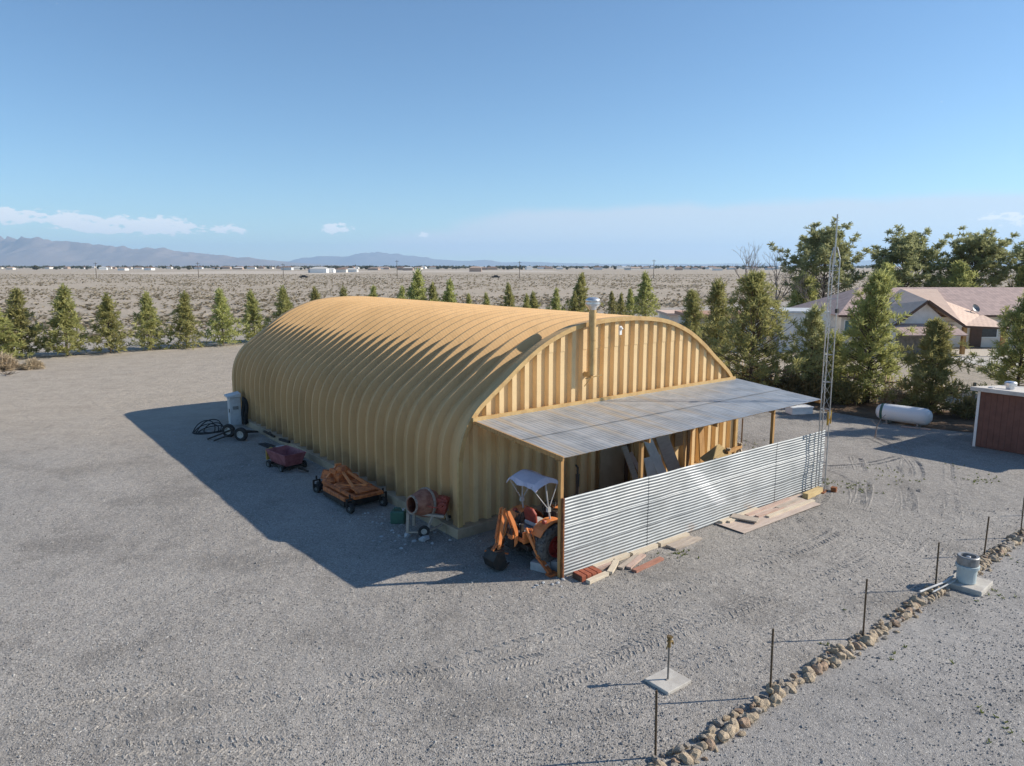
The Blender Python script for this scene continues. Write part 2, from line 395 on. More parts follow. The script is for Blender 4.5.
def wheel(parent, c, axis, r, w, rimmat='rim', lugs=0, rimr=.55, mat='black'):
    """tyre with a rim as its sub-part; axis is the axle direction"""
    q = Vector(axis).to_track_quat('Z', 'Y').to_matrix().to_4x4(); q.translation = c
    h = w/2; rr = r*rimr
    t = MB()
    t.lathe([(rr,-h*.8),(r*.78,-h),(r*.94,-h*.92),(r,-h*.6),(r,h*.6),(r*.94,h*.92),(r*.78,h),(rr,h*.8),(rr,-h*.8)], 28, q)
    if lugs:
        for k in range(lugs):
            for sgn in (-1, 1):
                an = 2*math.pi*(k + (.5 if sgn > 0 else 0))/lugs
                a = Vector((math.cos(an)*r*1.0, math.sin(an)*r*1.0, sgn*h*.05)); an2 = an - .22
                b = Vector((math.cos(an2)*r*.97, math.sin(an2)*r*.97, sgn*h*.95))
                t.bar(q @ a, q @ b, .045, .06, (q.to_3x3() @ Vector((math.cos(an), math.sin(an), 0))))
    o = t.build('wheel', mat, parent, smooth=False)
    m = MB()
    m.lathe([(.001,h*.35),(rr*.28,h*.38),(rr*.3,h*.55),(rr*.36,h*.55),(rr*.4,h*.3),(rr*.8,h*.25),(rr*.9,h*.75),(rr*1.02,h*.82),(rr*1.02,-h*.82),(rr*.9,-h*.75),(rr*.8,-h*.25),(rr*.4,-h*.3),(rr*.36,-h*.55),(.001,-h*.55)], 24, q)
    m.build('rim', rimmat, o, smooth=False)
    return o
# ================================================================== THE SETTING
def sheet(name, pts, mat, z):
    me = bpy.data.meshes.new(name); me.from_pydata([(x, y, z) for x, y in pts], [], [tuple(range(len(pts)))])
    me.materials.append(M[mat]); o = bpy.data.objects.new(name, me); COL.objects.link(o); return kind(o, 'structure')
sheet('ground', [(-40000,-300), (40000,-300), (40000,60000), (-40000,60000)], 'desert', -.012)
def undul(x, y):
    return .022*(mnoise.noise(Vector((x*.35, y*.35, 1.3))) + .6*mnoise.noise(Vector((x*.9, y*.9, 4.1)))) + .02
def grid_sheet(name, s0, s1, t0, t1, ds, mat, base=0.0, edge=None):
    mb = MB(); ns = int((s1-s0)/ds); nt_ = int((t1-t0)/ds)
    for j in range(nt_+1):
        for i in range(ns+1):
            s = s0+(s1-s0)*i/ns; t = t0+(t1-t0)*j/nt_
            if edge: s, t = edge(s, t)
            p = L(s, t); mb.v.append((p.x, p.y, base + max(0.0, undul(p.x, p.y))))
    w = ns+1
    mb.f = [(j*w+i, j*w+i+1, (j+1)*w+i+1, (j+1)*w+i) for j in range(nt_) for i in range(ns)]
    return kind(mb.build(name, mat, smooth=True), 'structure')
def yard_edge(s, t):
    if t > 48: t += .9*mnoise.noise(Vector((s*.22, 3, 0)))
    if s > 27.5: s += 1.2*mnoise.noise(Vector((t*.2, 7, 0)))
    return s, t
grid_sheet('gravel_yard', -75, 29, -9.15, 50.5, .5, 'gravel', .004, yard_edge)
grid_sheet('driveway', -16, 29, -24, -9.15, .5, 'drive', .004)
# graded strip between the pines and the open desert
def lane_edge(s, t):
    if t > 60: t += 2.2*mnoise.noise(Vector((s*.12, 9, 0)))
    return s, t
grid_sheet('graded_lane', -110, 130, 51.2, 64, 2, 'lane', -.002, lane_edge)
def wstrip(name, x0, x1, y0, y1, mat, z=-.006):
    return sheet(name, [(x0,y0),(x1,y0),(x1,y1),(x0,y1)], mat, z)
wstrip('far_road', -2500, 2500, 424, 431, 'asphalt')
wstrip('sand_strip', -400, -165, 640, 980, 'sand')
wstrip('sand_lot', -150, 60, 800, 1150, 'sand')
wstrip('concrete_apron', 33.5, 46, 50.2, 60.6, 'concrete', .01)
# litter bed below the right-hand pines
mb = MB()
poly = []
for k in range(60):
    a = 2*math.pi*k/60; rr = 1+.16*mnoise.noise(Vector((math.cos(a)*3, math.sin(a)*3, 2)))
    s = 25.6+2.6*math.cos(a)*rr; t = 4.0+11*math.sin(a)*rr
    p = L(s, t); poly.append((p.x, p.y))
sheet('litter_bed', poly, 'mulch', .052)

# mountains: ridged ranges far out on the plain
def range_mesh(name, x0, x1, y0, depth, hfun, seed, nx=220, ny=26, mat='rockmtn'):
    mb = MB()
    for j in range(ny+1):
        v = j/ny
        for i in range(nx+1):
            x = x0+(x1-x0)*i/nx
            env = (math.sin(min(1, v*1.05)*math.pi))**1.0 if v < .5 else 1.0 - .3*(v-.5)*2
            base = hfun(x)
            q = Vector((x/1500+seed, v*3.2, seed))
            rid = 1-abs(mnoise.noise(q)*1.6)
            rid2 = 1-abs(mnoise.noise(q*2.7)*1.6); rid3 = 1-abs(mnoise.noise(q*6.3)*1.6)
            h = base*env*(.42+.36*rid+.24*rid2+.14*rid3)*(v**.35 if v < .5 else 1)
            mb.v.append((x, y0+depth*v, max(-2, h) if v > 0 else -2))
    w = nx+1
    mb.f = [(j*w+i, j*w+i+1, (j+1)*w+i+1, (j+1)*w+i) for j in range(ny) for i in range(nx)]
    return kind(mb.build(name, mat, smooth=True), 'structure')
def interp(tab):
    def f(x):
        if x <= tab[0][0]: return tab[0][1]
        for (a, ha), (b, hb) in zip(tab, tab[1:]):
            if x <= b:
                k = (x-a)/(b-a); k = k*k*(3-2*k); return ha+(hb-ha)*k
        return tab[-1][1]
    return f
D1 = 15000; k1 = D1/715
lt = [(-200, 30), (-60, 33), (20, 28), (45, 27.5), (70, 24), (100, 21), (130, 20), (165, 18), (190, 14.5), (215, 11.5), (240, 9.5), (262, 7), (285, 4), (330, 1.5), (360, 0)]
range_mesh('mountain_range', -712*k1, -150*k1, D1-1500, 3000, interp([((x-512)*k1, h*k1) for x, h in lt]), 3.3)
D2 = 24000; k2 = D2/715
ct = [(225, 0), (260, 6), (290, 5), (305, 8), (330, 9.5), (345, 11), (358, 15.5), (372, 16), (388, 13.5), (405, 12), (425, 9.5), (440, 7), (460, 5.5), (485, 6), (510, 4), (540, 4.5), (570, 3), (640, 2), (760, 3), (880, 6), (960, 10), (1010, 13), (1100, 12)]
range_mesh('far_mountain_range', -300*k2, 600*k2, D2-1500, 3000, interp([((x-512)*k2, h*k2) for x, h in ct]), 8.1, 260, 20, 'mtndark')

# ================================================================== ARCHED SHED
W_, LEN, FH = 12.0, 18.9, .28
half = [(0,FH),(0,.9),(0,1.6),(.02,2.05),(.10,2.5),(.29,2.95),(.60,3.35),(1.0,3.665),(1.5,4.02),(2.16,4.50),(2.94,4.95),(3.87,5.29),(4.85,5.45),(6.0,5.5)]
ctrl = half + [(W_-x, z) for x, z in half[-2::-1]]
def catmull(P, n=5):
    out = []
    for i in range(len(P)-1):
        p0 = P[max(i-1,0)]; p1 = P[i]; p2 = P[i+1]; p3 = P[min(i+2, len(P)-1)]
        for k in range(n):
            u = k/n
            out.append(tuple(.5*((2*p1[d])+(-p0[d]+p2[d])*u+(2*p0[d]-5*p1[d]+4*p2[d]-p3[d])*u*u+(-p0[d]+3*p1[d]-3*p2[d]+p3[d])*u**3) for d in (0,1)))
    out.append(P[-1]); return out
arch = catmull(ctrl, 5)
def arch_normals(A):
    ns = []
    for i in range(len(A)):
        a = Vector(A[max(i-1,0)]); b = Vector(A[min(i+1,len(A)-1)]); d = (b-a).normalized()
        ns.append(Vector((-d.y, d.x)))      # outward for a left-to-right arch
    return ns
an = arch_normals(arch)
arclen = [0.0]
for a, b in zip(arch, arch[1:]): arclen.append(arclen[-1]+math.hypot(b[0]-a[0], b[1]-a[1]))
def arch_z(s):
    for (a, za), (b, zb) in zip(arch, arch[1:]):
        if a <= s <= b and b > a: return za+(zb-za)*(s-a)/(b-a)
    return FH
shed = site('arched_metal_shed', 'long tan arched shed of ribbed steel standing on the gravel yard', 'shed', 0, 0)
# roof shell: pressed panels with narrow crowns, straight sloping flanks and deep pans
NP = 30; PER = (LEN-.26)/NP; DEP = .185; RW = .075; FW = .095
samples = [(0.0, 0.0), (.26, 0.0)]
for k in range(NP):
    b0 = .26+k*PER; e0 = b0+PER-(RW if k < NP-1 else .27)
    samples += [(b0+FW, DEP), (e0-FW, DEP), (e0, 0), (b0+PER, 0)]
mb = MB(); uvs = []
for (x, z), n, al in zip(arch, an, arclen):
    for t, d in samples:
        mb.v.append((x-n.x*d, t, z-n.y*d)); uvs.append((al, t))
w = len(samples)
mb.f = [(i*w+j, i*w+j+1, (i+1)*w+j+1, (i+1)*w+j) for i in range(len(arch)-1) for j in range(w-1)]
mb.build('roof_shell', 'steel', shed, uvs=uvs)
# end walls: vertical ribbed steel under the arch, lower and upper sheets lap at a seam
def end_wall(t, sgn, name):
    per = .43; cols = []
    s = .10; k = 0
    while s < W_-.1:
        for ds, d in ((0, 0), (.15, 0), (.185, .13), (.39, .13)):
            if s+ds < W_-.08: cols.append((s+ds, d))
        s += per
    cols.append((W_-.08, 0))
    mb = MB(); seam = 4.62
    for s, d in cols:
        zt = arch_z(s)-.03
        for zz, off in ((FH, 0), (min(seam, zt), 0), (min(seam, zt)+.001, -.012), (max(zt, min(seam, zt)+.002), -.012)):
            mb.v.append((s, t+sgn*(d+off+.02), zz))
    for i in range(len(cols)-1):
        for j in range(3):
            mb.f.append((i*4+j, (i+1)*4+j, (i+1)*4+j+1, i*4+j+1))
    return mb.build(name, 'tanwall', shed)
end_wall(.06, 1, 'front_wall'); end_wall(LEN-.06, -1, 'back_wall')
# angle trim round the front arch and along the wall above the canopy
mb = MB()
for i in range(len(arch)-1):
    for (a, b) in (((arch[i], an[i]), (arch[i+1], an[i+1])),):
        o1 = Vector(a[0])-a[1]*-.006; o2 = Vector(b[0])-b[1]*-.006; i1 = Vector(a[0])-a[1]*.12; i2 = Vector(b[0])-b[1]*.12
        n = len(mb.v)
        mb.v += [(o1.x,-.02,o1.y),(o2.x,-.02,o2.y),(i2.x,-.02,i2.y),(i1.x,-.02,i1.y),(o1.x,.05,o1.y),(o2.x,.05,o2.y),(i2.x,.05,i2.y),(i1.x,.05,i1.y)]
        mb.f += [(n,n+1,n+2,n+3),(n,n+4,n+5,n+1),(n+3,n+2,n+6,n+7)]
mb.build('arch_trim', 'tanpipe', shed)
fb = MB()
fb.box(-.12, W_+.12, -.12, .42, -.1, FH); fb.box(-.12, .42, .42, LEN+.12, -.1, FH); fb.box(W_-.42, W_+.12, .42, LEN+.12, -.1, FH); fb.box(.42, W_-.42, LEN-.3, LEN+.12, -.1, FH)
fb.build('foundation', 'found', shed, bevel=.015)
MB().box(5.1, 6.15, -.03, .02, FH+.02, 2.62).build('door', 'tandoor', shed, bevel=.01)
MB().box(6.18, 6.30, -.05, .02, FH, 2.9).build('door_jamb', 'brown', shed)
# stove flue up the front wall with cap, elbow and bracket
fl = MB(); fl.tube([(4.5,-.19,3.92),(4.5,-.19,5.82)], .105, 18); fl.tube([(4.5,-.19,4.9),(4.5,-.19,4.93)], .112, 18)
flue = fl.build('flue_pipe', 'tanpipe', shed, smooth=False)
cp = MB(); mm = Matrix.Translation((4.5,-.19,5.80))
cp.lathe([(.09,-.05),(.12,0),(.15,.05),(.21,.10),(.215,.17),(.20,.22),(.215,.225),(.20,.27),(.11,.32),(.001,.335)], 22, mm)
cp.build('flue_cap', 'galvcap', flue, smooth=True)
br = MB(); br.tube([(4.5,-.19,3.95),(4.5,-.05,3.9),(4.5,.1,3.9)], .085, 12); br.bar((4.35,-.1,3.80),(4.85,-.25,3.88),.03,.03); br.bar((4.42,.02,3.55),(4.5,-.19,3.85),.02,.02)
br.build('flue_bracket', 'tanpipe', flue)
lp = MB(); lp.box(5.73,5.82,-.09,-.03,4.98,5.24); lp.lathe([(.001,0),(.035,.0),(.05,.07),(.001,.07)], 14, Matrix.Translation((5.775,-.09,5.2)) @ Matrix.Rotation(R(150), 4, 'X'))
lp.build('wall_lamp', 'white', shed)
wt = MB(); wt.bar((.42,-.06,3.10),(11.62,-.06,3.12),.07,.10); wt.build('flashing', 'tanpipe', shed)
gb = MB()
gb.box(8.55,8.95,-.02,.02,1.1,2.4); gb.box(9.2,9.32,-.03,.02,FH,2.9)
gb.build('wall_patch', 'brownboard', shed)

# ================================================================== LEAN-TO
lean = site('lean_to', 'galvanised lean-to roof on orange timber posts against the front of the tan shed', 'lean-to', 0, 0)
A_, B_, C_, D_ = Vector((.46,-.02,3.05)), Vector((11.75,-.02,3.07)), Vector((.44,-3.52,2.83)), Vector((11.1,-3.56,2.93))
def roof_sheet(v0, v1, lift, nper):
    mb = MB(); sub = 6; n = nper*sub
    for j, v in enumerate((v0, v1)):
        for i in range(n+1):
            u = i/n; top = A_.lerp(B_, u); bot = C_.lerp(D_, u); p = top.lerp(bot, v)
            z = .0038*math.cos(2*math.pi*i/sub)
            if (i//sub) % 6 == 0: z += .008*math.sin(math.pi*(i % sub)/sub)
            mb.v.append((p.x, p.y, p.z+z+lift))
    w = n+1; mb.f = [(i, i+1, w+i+1, w+i) for i in range(n)]
    return mb
roof_sheet(0, .56, .014, 84).build('roof_sheet', 'galvroof', lean)
roof_sheet(.54, 1, 0, 84).build('roof_sheet', 'galvroof', lean)
def lerp_roof(s, v, dz): 
    u = s/12.0; p = (A_.lerp(B_, u)).lerp(C_.lerp(D_, u), v); return Vector((p.x, p.y, p.z+dz))
bm_ = MB(); bm_.bar(lerp_roof(0,.93,-.065), lerp_roof(12,.93,-.065), .05, .08); bm_.build('beam', 'post', lean)
bm_ = MB(); bm_.bar(lerp_roof(0,.5,-.07), lerp_roof(12,.5,-.07), .05, .09); bm_.build('purlin', 'post', lean)
for s in (.03, 3.2, 6.2, 9.2, 11.97):
    r_ = MB(); r_.bar(lerp_roof(s,.02,-.07 if s not in (.03,) else -.03), lerp_roof(s,.995,-.07 if s not in (.03,) else -.03), .045, .10); r_.build('rafter', 'post', lean)
for s, t in ((.49,-3.40), (3.15,-3.36), (8.85,-3.34)):
    p_ = MB(); p_.box(-.045,.045,-.045,.045,0,2.74)
    o = p_.build('post', 'post', lean, bevel=.006); o.location = (s, t, 0)

# ================================================================== CORRUGATED FENCE
fence = site('corrugated_fence', 'bright galvanised corrugated fence standing along the open edge of the lean-to', 'fence', 0, 0)
def fence_sheet(s0, s1, z0, z1, t, name='sheet'):
    per = .0706; n = int((z1-z0)/per); sub = 8; mb = MB(); ns = 24
    for i in range(n*sub+1):
        z = z0+(z1-z0)*i/(n*sub); y = .0085*math.cos(2*math.pi*i/sub)
        for k in range(ns+1):
            s = s0+(s1-s0)*k/ns
            wob = .03*mnoise.noise(Vector((s*.8, z*.9, t)))+.012*mnoise.noise(Vector((s*2.2, z*1.5, t)))
            mb.v.append((s, t+y+wob, z + .05*(s/11.5)*0))
    w = ns+1
    mb.f = [(i*w+k, i*w+k+1, (i+1)*w+k+1, (i+1)*w+k) for i in range(n*sub) for k in range(ns)]
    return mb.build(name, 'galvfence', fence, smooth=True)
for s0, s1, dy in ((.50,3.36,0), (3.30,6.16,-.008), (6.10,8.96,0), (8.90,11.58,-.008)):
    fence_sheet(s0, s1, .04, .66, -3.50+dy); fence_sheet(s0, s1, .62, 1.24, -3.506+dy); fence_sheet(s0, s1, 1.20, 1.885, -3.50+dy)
for z in (.35, .95, 1.72):
    MB().bar((.5,-3.45,z),(11.5,-3.45,z),.04,.07).build('rail', 'grey_timber', fence)
for s in (6.1, 11.5):
    MB().box(s-.04,s+.04,-3.46,-3.38,0,1.86).build('fence_post', 'grey_timber', fence)
MB().box(.46,.50,-3.53,-3.46,0,1.9).build('edge_trim', 'rust', fence)

# ================================================================== LATTICE MAST
mast = site('lattice_mast', 'tall slim three legged lattice mast with a bare tip at the fence end', 'mast', 11.06, -3.72, 0, R(12))
mast.rotation_euler.y = R(-1.0)
HM = 7.55; legs = []
for k in range(3):
    a = 2*math.pi*k/3 + .5
    legs.append(lambda z, a=a: Vector((math.cos(a)*(.155), math.sin(a)*.155, z)))
for lg in legs:
    t_ = MB(); pts = [lg(z) for z in (0, 2.5, 5, HM-.35)] ; top = lg(HM-.02); pts.append(Vector((top.x*.35, top.y*.35, HM)))
    t_.tube(pts, .017, 8); t_.build('mast_leg', 'galv', mast)
b_ = MB()
z = .15; fl_ = 0
while z < HM-.5:
    for k in range(3):
        a, b = legs[k], legs[(k+1) % 3]
        b_.tube([a(z), b(z+.42)] if (fl_ % 2 == 0) else [b(z), a(z+.42)], .0045, 5, False)
        if fl_ % 2 == 0: b_.tube([a(z), b(z)], .010, 5, False)
    z += .42; fl_ += 1
for zz in (2.55, 5.05):
    for k in range(3): b_.tube([legs[k](zz-.06), legs[k](zz+.06)], .030, 8)
b_.build('bracing', 'galv', mast)
t_ = MB(); t_.tube([(0,0,HM-.5),(0,0,HM+.95)], .022, 8); t_.build('mast_tip', 'galv', mast)
t_ = MB(); t_.box(-.09,.09,-.2,-.13,5.62,5.74); t_.build('junction_box', 'blackmetal', mast)
t_ = MB(); t_.box(-.2,.2,-.2,.2,-.05,.06); t_.build('mast_base', 'rust', mast)
t_ = MB(); t_.bar((-.1,-.15,2.25),(.15,-.15,2.6),.05,.02); t_.bar((-.14,-.15,2.2),(-.14,-.15,2.62),.05,.02); t_.bar((.14,-.15,2.2),(.14,-.15,2.62),.05,.02)
t_.build('mast_bracket', 'yellow', mast)

# ================================================================== TRACTOR WITH BACKHOE
tr = site('tractor_backhoe', 'small orange tractor with backhoe and lilac sunshade parked under the lean-to', 'tractor', .80, -2.2)
wheel(tr, (0,-.62,.52), (0,-1,0), .52, .34, 'redrim', 16, .50, 'tread'); wheel(tr, (0,.62,.52), (0,1,0), .52, .34, 'redrim', 16, .50, 'tread')
wheel(tr, (1.62,-.5,.31), (0,-1,0), .31, .2, 'redrim', 12, .5, 'black'); wheel(tr, (1.62,.5,.31), (0,1,0), .31, .2, 'redrim', 12, .5, 'black')
c = MB(); c.box(-.45,1.9,-.17,.17,.38,.62); c.box(-.35,.35,-.26,.26,.35,.7); c.bar((1.62,-.45,.33),(1.62,.45,.33),.09,.09); c.tube([(0,-.6,.52),(0,.6,.52)],.09,10)
c.build('chassis', 'blackmetal', tr, bevel=.01)
h = MB(); h.prism([(.55,.62),(2.02,.62),(2.02,.95),(1.9,1.04),(.7,1.08),(.55,1.02)], .50, Matrix.Translation((0,.25,0)) @ Matrix.Rotation(R(90),4,'X'))
h.build('hood', 'orange', tr, bevel=.03)
g = MB(); g.box(2.02,2.05,-.2,.2,.64,.92); g.build('grille', 'blackmetal', tr)
d = MB(); d.box(.40,.60,-.24,.24,.62,1.12); d.build('dashboard', 'blackmetal', tr, bevel=.02)
for sg in (-1, 1):
    f = MB(); prof = []
    for k in range(9):
        a = R(12+17*k); prof.append((math.cos(a)*.60, .52+math.sin(a)*.60))
    for (x0,z0),(x1,z1) in zip(prof, prof[1:]):
        f.bar((x0, sg*.55, z0), (x1, sg*.55, z1), .36, .022, (0,0,1) if abs(x1-x0) > .02 else (1,0,0))
    f.build('fender', 'orange', tr)
    l_ = MB(); l_.lathe([(.001,0),(.06,0),(.065,.06),(.001,.07)], 12, Matrix.Translation((-.2,sg*.55,1.10)) @ Matrix.Rotation(R(-90),4,'Y')); l_.build('tail_lamp', 'redpaint', tr)
s_ = MB(); s_.box(-.22,.2,-.22,.22,.86,.96); s_.build('seat', 'lightgrey', tr, bevel=.03)
s_ = MB(); s_.prism([(-.2,0),(.2,0),(.22,.24),(.12,.36),(-.12,.36),(-.22,.24)], .07, Matrix.Translation((-.20,0,.95)) @ Matrix.Rotation(R(80),4,'Y') @ Matrix.Rotation(R(90),4,'Z')); s_.build('backrest', 'redpaint', tr, bevel=.02)
pf = MB(); pf.box(-.55,.45,-.38,.38,.76,.80); pf.build('deck_plate', 'lightgrey', tr)
st = MB(); q = Matrix.Translation((.38,0,1.22)) @ Matrix.Rotation(R(-35),4,'Y')
pts = [q @ Vector((math.cos(a)*.18, math.sin(a)*.18, 0)) for a in [2*math.pi*k/20 for k in range(21)]]
st.tube(pts, .014, 6, False); st.tube([q @ Vector((0,0,0)), Vector((.5,0,1.05))], .018, 6)
for k in range(3):
    a = 2*math.pi*k/3; st.tube([q @ Vector((0,0,0)), q @ Vector((math.cos(a)*.18, math.sin(a)*.18, 0))], .010, 5)
st.build('steering_wheel', 'blackmetal', tr)
ex = MB(); ex.tube([(1.1,-.24,1.0),(1.1,-.24,1.38)], .028, 10); ex.tube([(1.1,-.24,1.38),(1.1,-.24,1.95)], .05, 12); ex.tube([(1.1,-.24,1.95),(1.1,-.24,2.12),(1.04,-.24,2.18)], .028, 10)
ex.build('exhaust_stack', 'blackmetal', tr)
# sunshade: fabric roof over two folding V struts
cv = MB(); nx, ny = 12, 8
cen = Vector((-.08, .02, 1.98)); hx, hy = .41, .56
for j in range(ny+1):
    for i in range(nx+1):
        x = -1+2*i/nx; y = -1+2*j/ny
        z = .16*(1-abs(x)**1.3) - .035*math.cos(y*math.pi*1.0+.3)*abs(x) - .11*(max(0,abs(y)-.72)/.28)
        if abs(x) > .85: z -= .05+.03*math.sin(y*7)
        cv.v.append((cen.x+hx*x, cen.y+hy*y, cen.z+z))
w = nx+1; cv.f = [(j*w+i, j*w+i+1, (j+1)*w+i+1, (j+1)*w+i) for j in range(ny) for i in range(nx)]
o = cv.build('canopy', 'canopy', tr, smooth=False); md = o.modifiers.new('cloth', 'SOLIDIFY'); md.thickness = .012
for sg in (-1, 1):
    y = cen.y + sg*.40; fr = MB(); hub = Vector((-.06, sg*.50, 1.36))
    fr.tube([(0, sg*.5, 1.05), hub], .022, 8)
    for dx in (-.42, .42): fr.tube([hub, Vector((cen.x+dx, y, cen.z-.02))], .012, 6)
    fr.tube([hub, Vector((cen.x, y, cen.z+.12))], .016, 6); fr.cbox(hub, (.09,.07,.1))
    fr.build('canopy_strut', 'lightgrey', tr)
# backhoe
bh = MB(); bh.box(-.62,-.46,-.42,.42,.44,.56); bh.box(-.58,-.48,-.12,-.07,.5,1.0); bh.box(-.58,-.48,.07,.12,.5,1.0); bh.cbox((-.72,0,.56),(.2,.2,.24)); bh.build('backhoe_frame', 'blackmetal', tr, bevel=.012)
bh = MB(); bh.cbox((-.74,0,.72),(.16,.16,.12)); bh.box(-.67,-.60,-.31,.31,.62,.70); bh.box(-.64,-.44,-.30,-.24,.58,.86); bh.box(-.64,-.44,.24,.30,.58,.86); bh.build('swing_bracket', 'orange', tr, bevel=.01)
cl = MB()
for k in range(4): cl.tube([(-.5,-.12+.08*k,1.0),(-.55,-.12+.08*k,1.25)], .008, 6); cl.cbox((-.553,-.12+.08*k,1.26),(.035,.035,.045))
cl.build('control_levers', 'blackmetal', tr)
def armplates(mb, pts, wdt, thick, y0, gap):
    for sg in (-1, 1):
        m = Matrix.Translation((0, y0+sg*gap, 0)) @ Matrix.Rotation(R(90),4,'X'); mb.prism(pts, thick, m)
bo = MB(); armplates(bo, [(-.80,.52),(-.72,.60),(-.70,.88),(-.80,1.15),(-.94,1.42),(-1.0,1.42),(-.99,1.34),(-.88,1.10),(-.79,.86)], 0, .03, -.08, .055); bo.build('boom', 'orange', tr)
bc = MB(); bc.tube([(-.70,.02,.62),(-.80,.02,1.0)], .045, 10); bc.tube([(-.80,.02,1.0),(-.88,.02,1.28)], .022, 8); bc.build('boom_cylinder', 'grey', tr)
dp = MB(); armplates(dp, [(-.95,1.46),(-1.04,1.44),(-1.19,.50),(-1.16,.36),(-1.11,.42)], 0, .025, .06, .055); dp.cbox((-1.08,.05,.92),(.035,.1,.8),(0,R(8.5),0)); dp.build('dipper_arm', 'orange', tr)
bk = MB(); bk.prism([(-1.10,.50),(-1.30,.48),(-1.42,.30),(-1.36,.10),(-1.15,.02),(-1.0,.10),(-1.04,.14),(-1.16,.09),(-1.3,.16),(-1.34,.3),(-1.26,.42),(-1.1,.44)], .42, Matrix.Translation((0,.26,0)) @ Matrix.Rotation(R(90),4,'X'))
for yy in (-.14, .25): bk.prism([(-1.10,.48),(-1.3,.46),(-1.4,.3),(-1.34,.11),(-1.15,.04),(-1.02,.11)], .015, Matrix.Translation((0,yy,0)) @ Matrix.Rotation(R(90),4,'X'))
for k in range(4): bk.bar((-1.02,-.11+.11*k,.10),(-.92,-.11+.11*k,.15),.035,.02)
bk.build('bucket', 'blackmetal', tr)
lk = MB(); lk.bar((-1.16,.05,.62),(-1.30,.05,.48),.09,.03); lk.tube([(-1.08,.05,1.3),(-1.2,.05,.75)], .032, 8); lk.bar((-1.35,.28,.42),(-1.02,-.2,.42),.03,.03); lk.build('bucket_linkage', 'rustorange', tr)
for sg in (-1, 1):
    sl = MB(); sl.bar((-.56,sg*.34,.86),(-.50,sg*.70,.34),.075,.05); sl.tube([(-.62,sg*.36,1.0),(-.55,sg*.58,.55)],.028,8); sl.bar((-.5,sg*.40,.98),(-.5,sg*.58,.52),.03,.03); sl.bar((-.58,sg*.30,.95),(-.5,sg*.46,.95),.03,.04)
    s2 = sl.build('stabilizer_leg', 'orange', tr)
    fo = MB(); fo.bar((-.50,sg*.64,.38),(-.42,sg*1.0,.06),.13,.05); fo.cbox((-.40,sg*1.03,.04),(.24,.18,.05)); fo.build('stabilizer_foot', 'rustorange', s2)
ho = MB()
for k in range(5):
    y = -.1+.05*k; ho.tube([(-.5,y,.75),(-.62,y+.05,.98+.02*k),(-.78,y,1.05),(-.86,y-.02,.8)], .012, 6)
ho.build('hydraulic_hoses', 'black', tr)
# front loader arms behind the fence
ld = MB()
for sg in (-1, 1): ld.bar((.75,sg*.4,1.0),(2.1,sg*.4,.85),.06,.1); ld.bar((2.1,sg*.4,.85),(2.55,sg*.4,.25),.06,.1)
ld.build('loader_arm', 'orange', tr)
lb = MB(); lb.prism([(2.5,.08),(2.95,.05),(2.95,.09),(2.58,.14),(2.56,.5),(2.5,.5)], 1.3, Matrix.Translation((0,.65,0)) @ Matrix.Rotation(R(90),4,'X')); lb.build('loader_bucket', 'blackmetal', tr)

def block_thing(name, label, s, t, d, turn, mat='block', group=None, z=0):
    mb = MB(); mb.cbox((0,0,d[2]/2), d); mb.cbox((0,0,d[2]+.002),(d[0]*.62,d[1]*.5,.004))
    o = mb.build(name, mat, bevel=.012); o.location = L(s, t, .02+z); o.rotation_euler.z = PHI+turn
    return tag(o, label, 'block', group)
block_thing('concrete_block', 'pale grey concrete block on the gravel left of the backhoe stabilizer foot', .36, -2.86, (.42,.2,.2), R(-70))
block_thing('concrete_block', 'pale grey concrete block on the gravel beside the corner post, right of its twin', .66, -2.93, (.4,.2,.2), R(-60))

# ================================================================== CEMENT MIXER
mx = site('cement_mixer', 'old orange cement mixer on a wheeled stand by the near corner of the shed', 'mixer', -.52, .78, 0, R(-PHI*180/math.pi - 8))
dr = MB(); q = Matrix.Translation((.0,0,.86)) @ Matrix.Rotation(R(52),4,'Z') @ Matrix.Rotation(R(-84),4,'Y')
dr.lathe([(.20,.46),(.22,.46),(.36,.12),(.37,.06),(.375,-.02),(.36,-.1),(.30,-.26),(.12,-.36),(.001,-.37)], 28, q)
dr.lathe([(.20,.46),(.19,.44),(.33,.10),(.33,-.05),(.26,-.2),(.001,-.28)], 28, q)
drum = dr.build('drum', 'mixerpink', mx, smooth=False)
rg = MB(); rg.lathe([(.37,.02),(.405,.015),(.405,-.035),(.37,-.04)], 32, q); rg.build('ring_gear', 'mortar', drum)
rg = MB(); rg.lathe([(.205,.47),(.235,.47),(.245,.43),(.215,.43)], 28, q); rg.build('mouth_rim', 'mortar', drum)
mo = MB(); mo.cbox((.42,.04,.80),(.32,.34,.42),(0,R(12),0)); mo.lathe([(.001,0),(.12,0),(.12,.1),(.001,.1)], 16, Matrix.Translation((.50,-.14,.84)) @ Matrix.Rotation(R(90),4,'X')); mo.cbox((.5,.02,1.0),(.16,.2,.1),(0,R(12),0))
mo.build('motor_housing', 'redpaint', mx, bevel=.03)
fr = MB(); fr.bar((-.40,-.26,.66),(.55,-.26,.60),.06,.06); fr.bar((-.40,.26,.66),(.55,.26,.60),.06,.06); fr.bar((-.40,-.3,.64),(-.40,.3,.64),.07,.07)
fr.bar((-.40,-.28,.66),(-.42,-.30,.10),.07,.07); fr.bar((-.40,.28,.66),(-.42,.30,.10),.07,.07)
fr.bar((.25,-.26,.6),(.12,-.40,.22),.05,.05); fr.bar((.45,.26,.6),(.52,.36,.22),.05,.05); fr.bar((.12,-.42,.22),(.52,.40,.22),.05,.05); fr.bar((-.42,-.3,.14),(.12,-.4,.2),.035,.035)
fr.build('stand', 'grey_timber', mx)
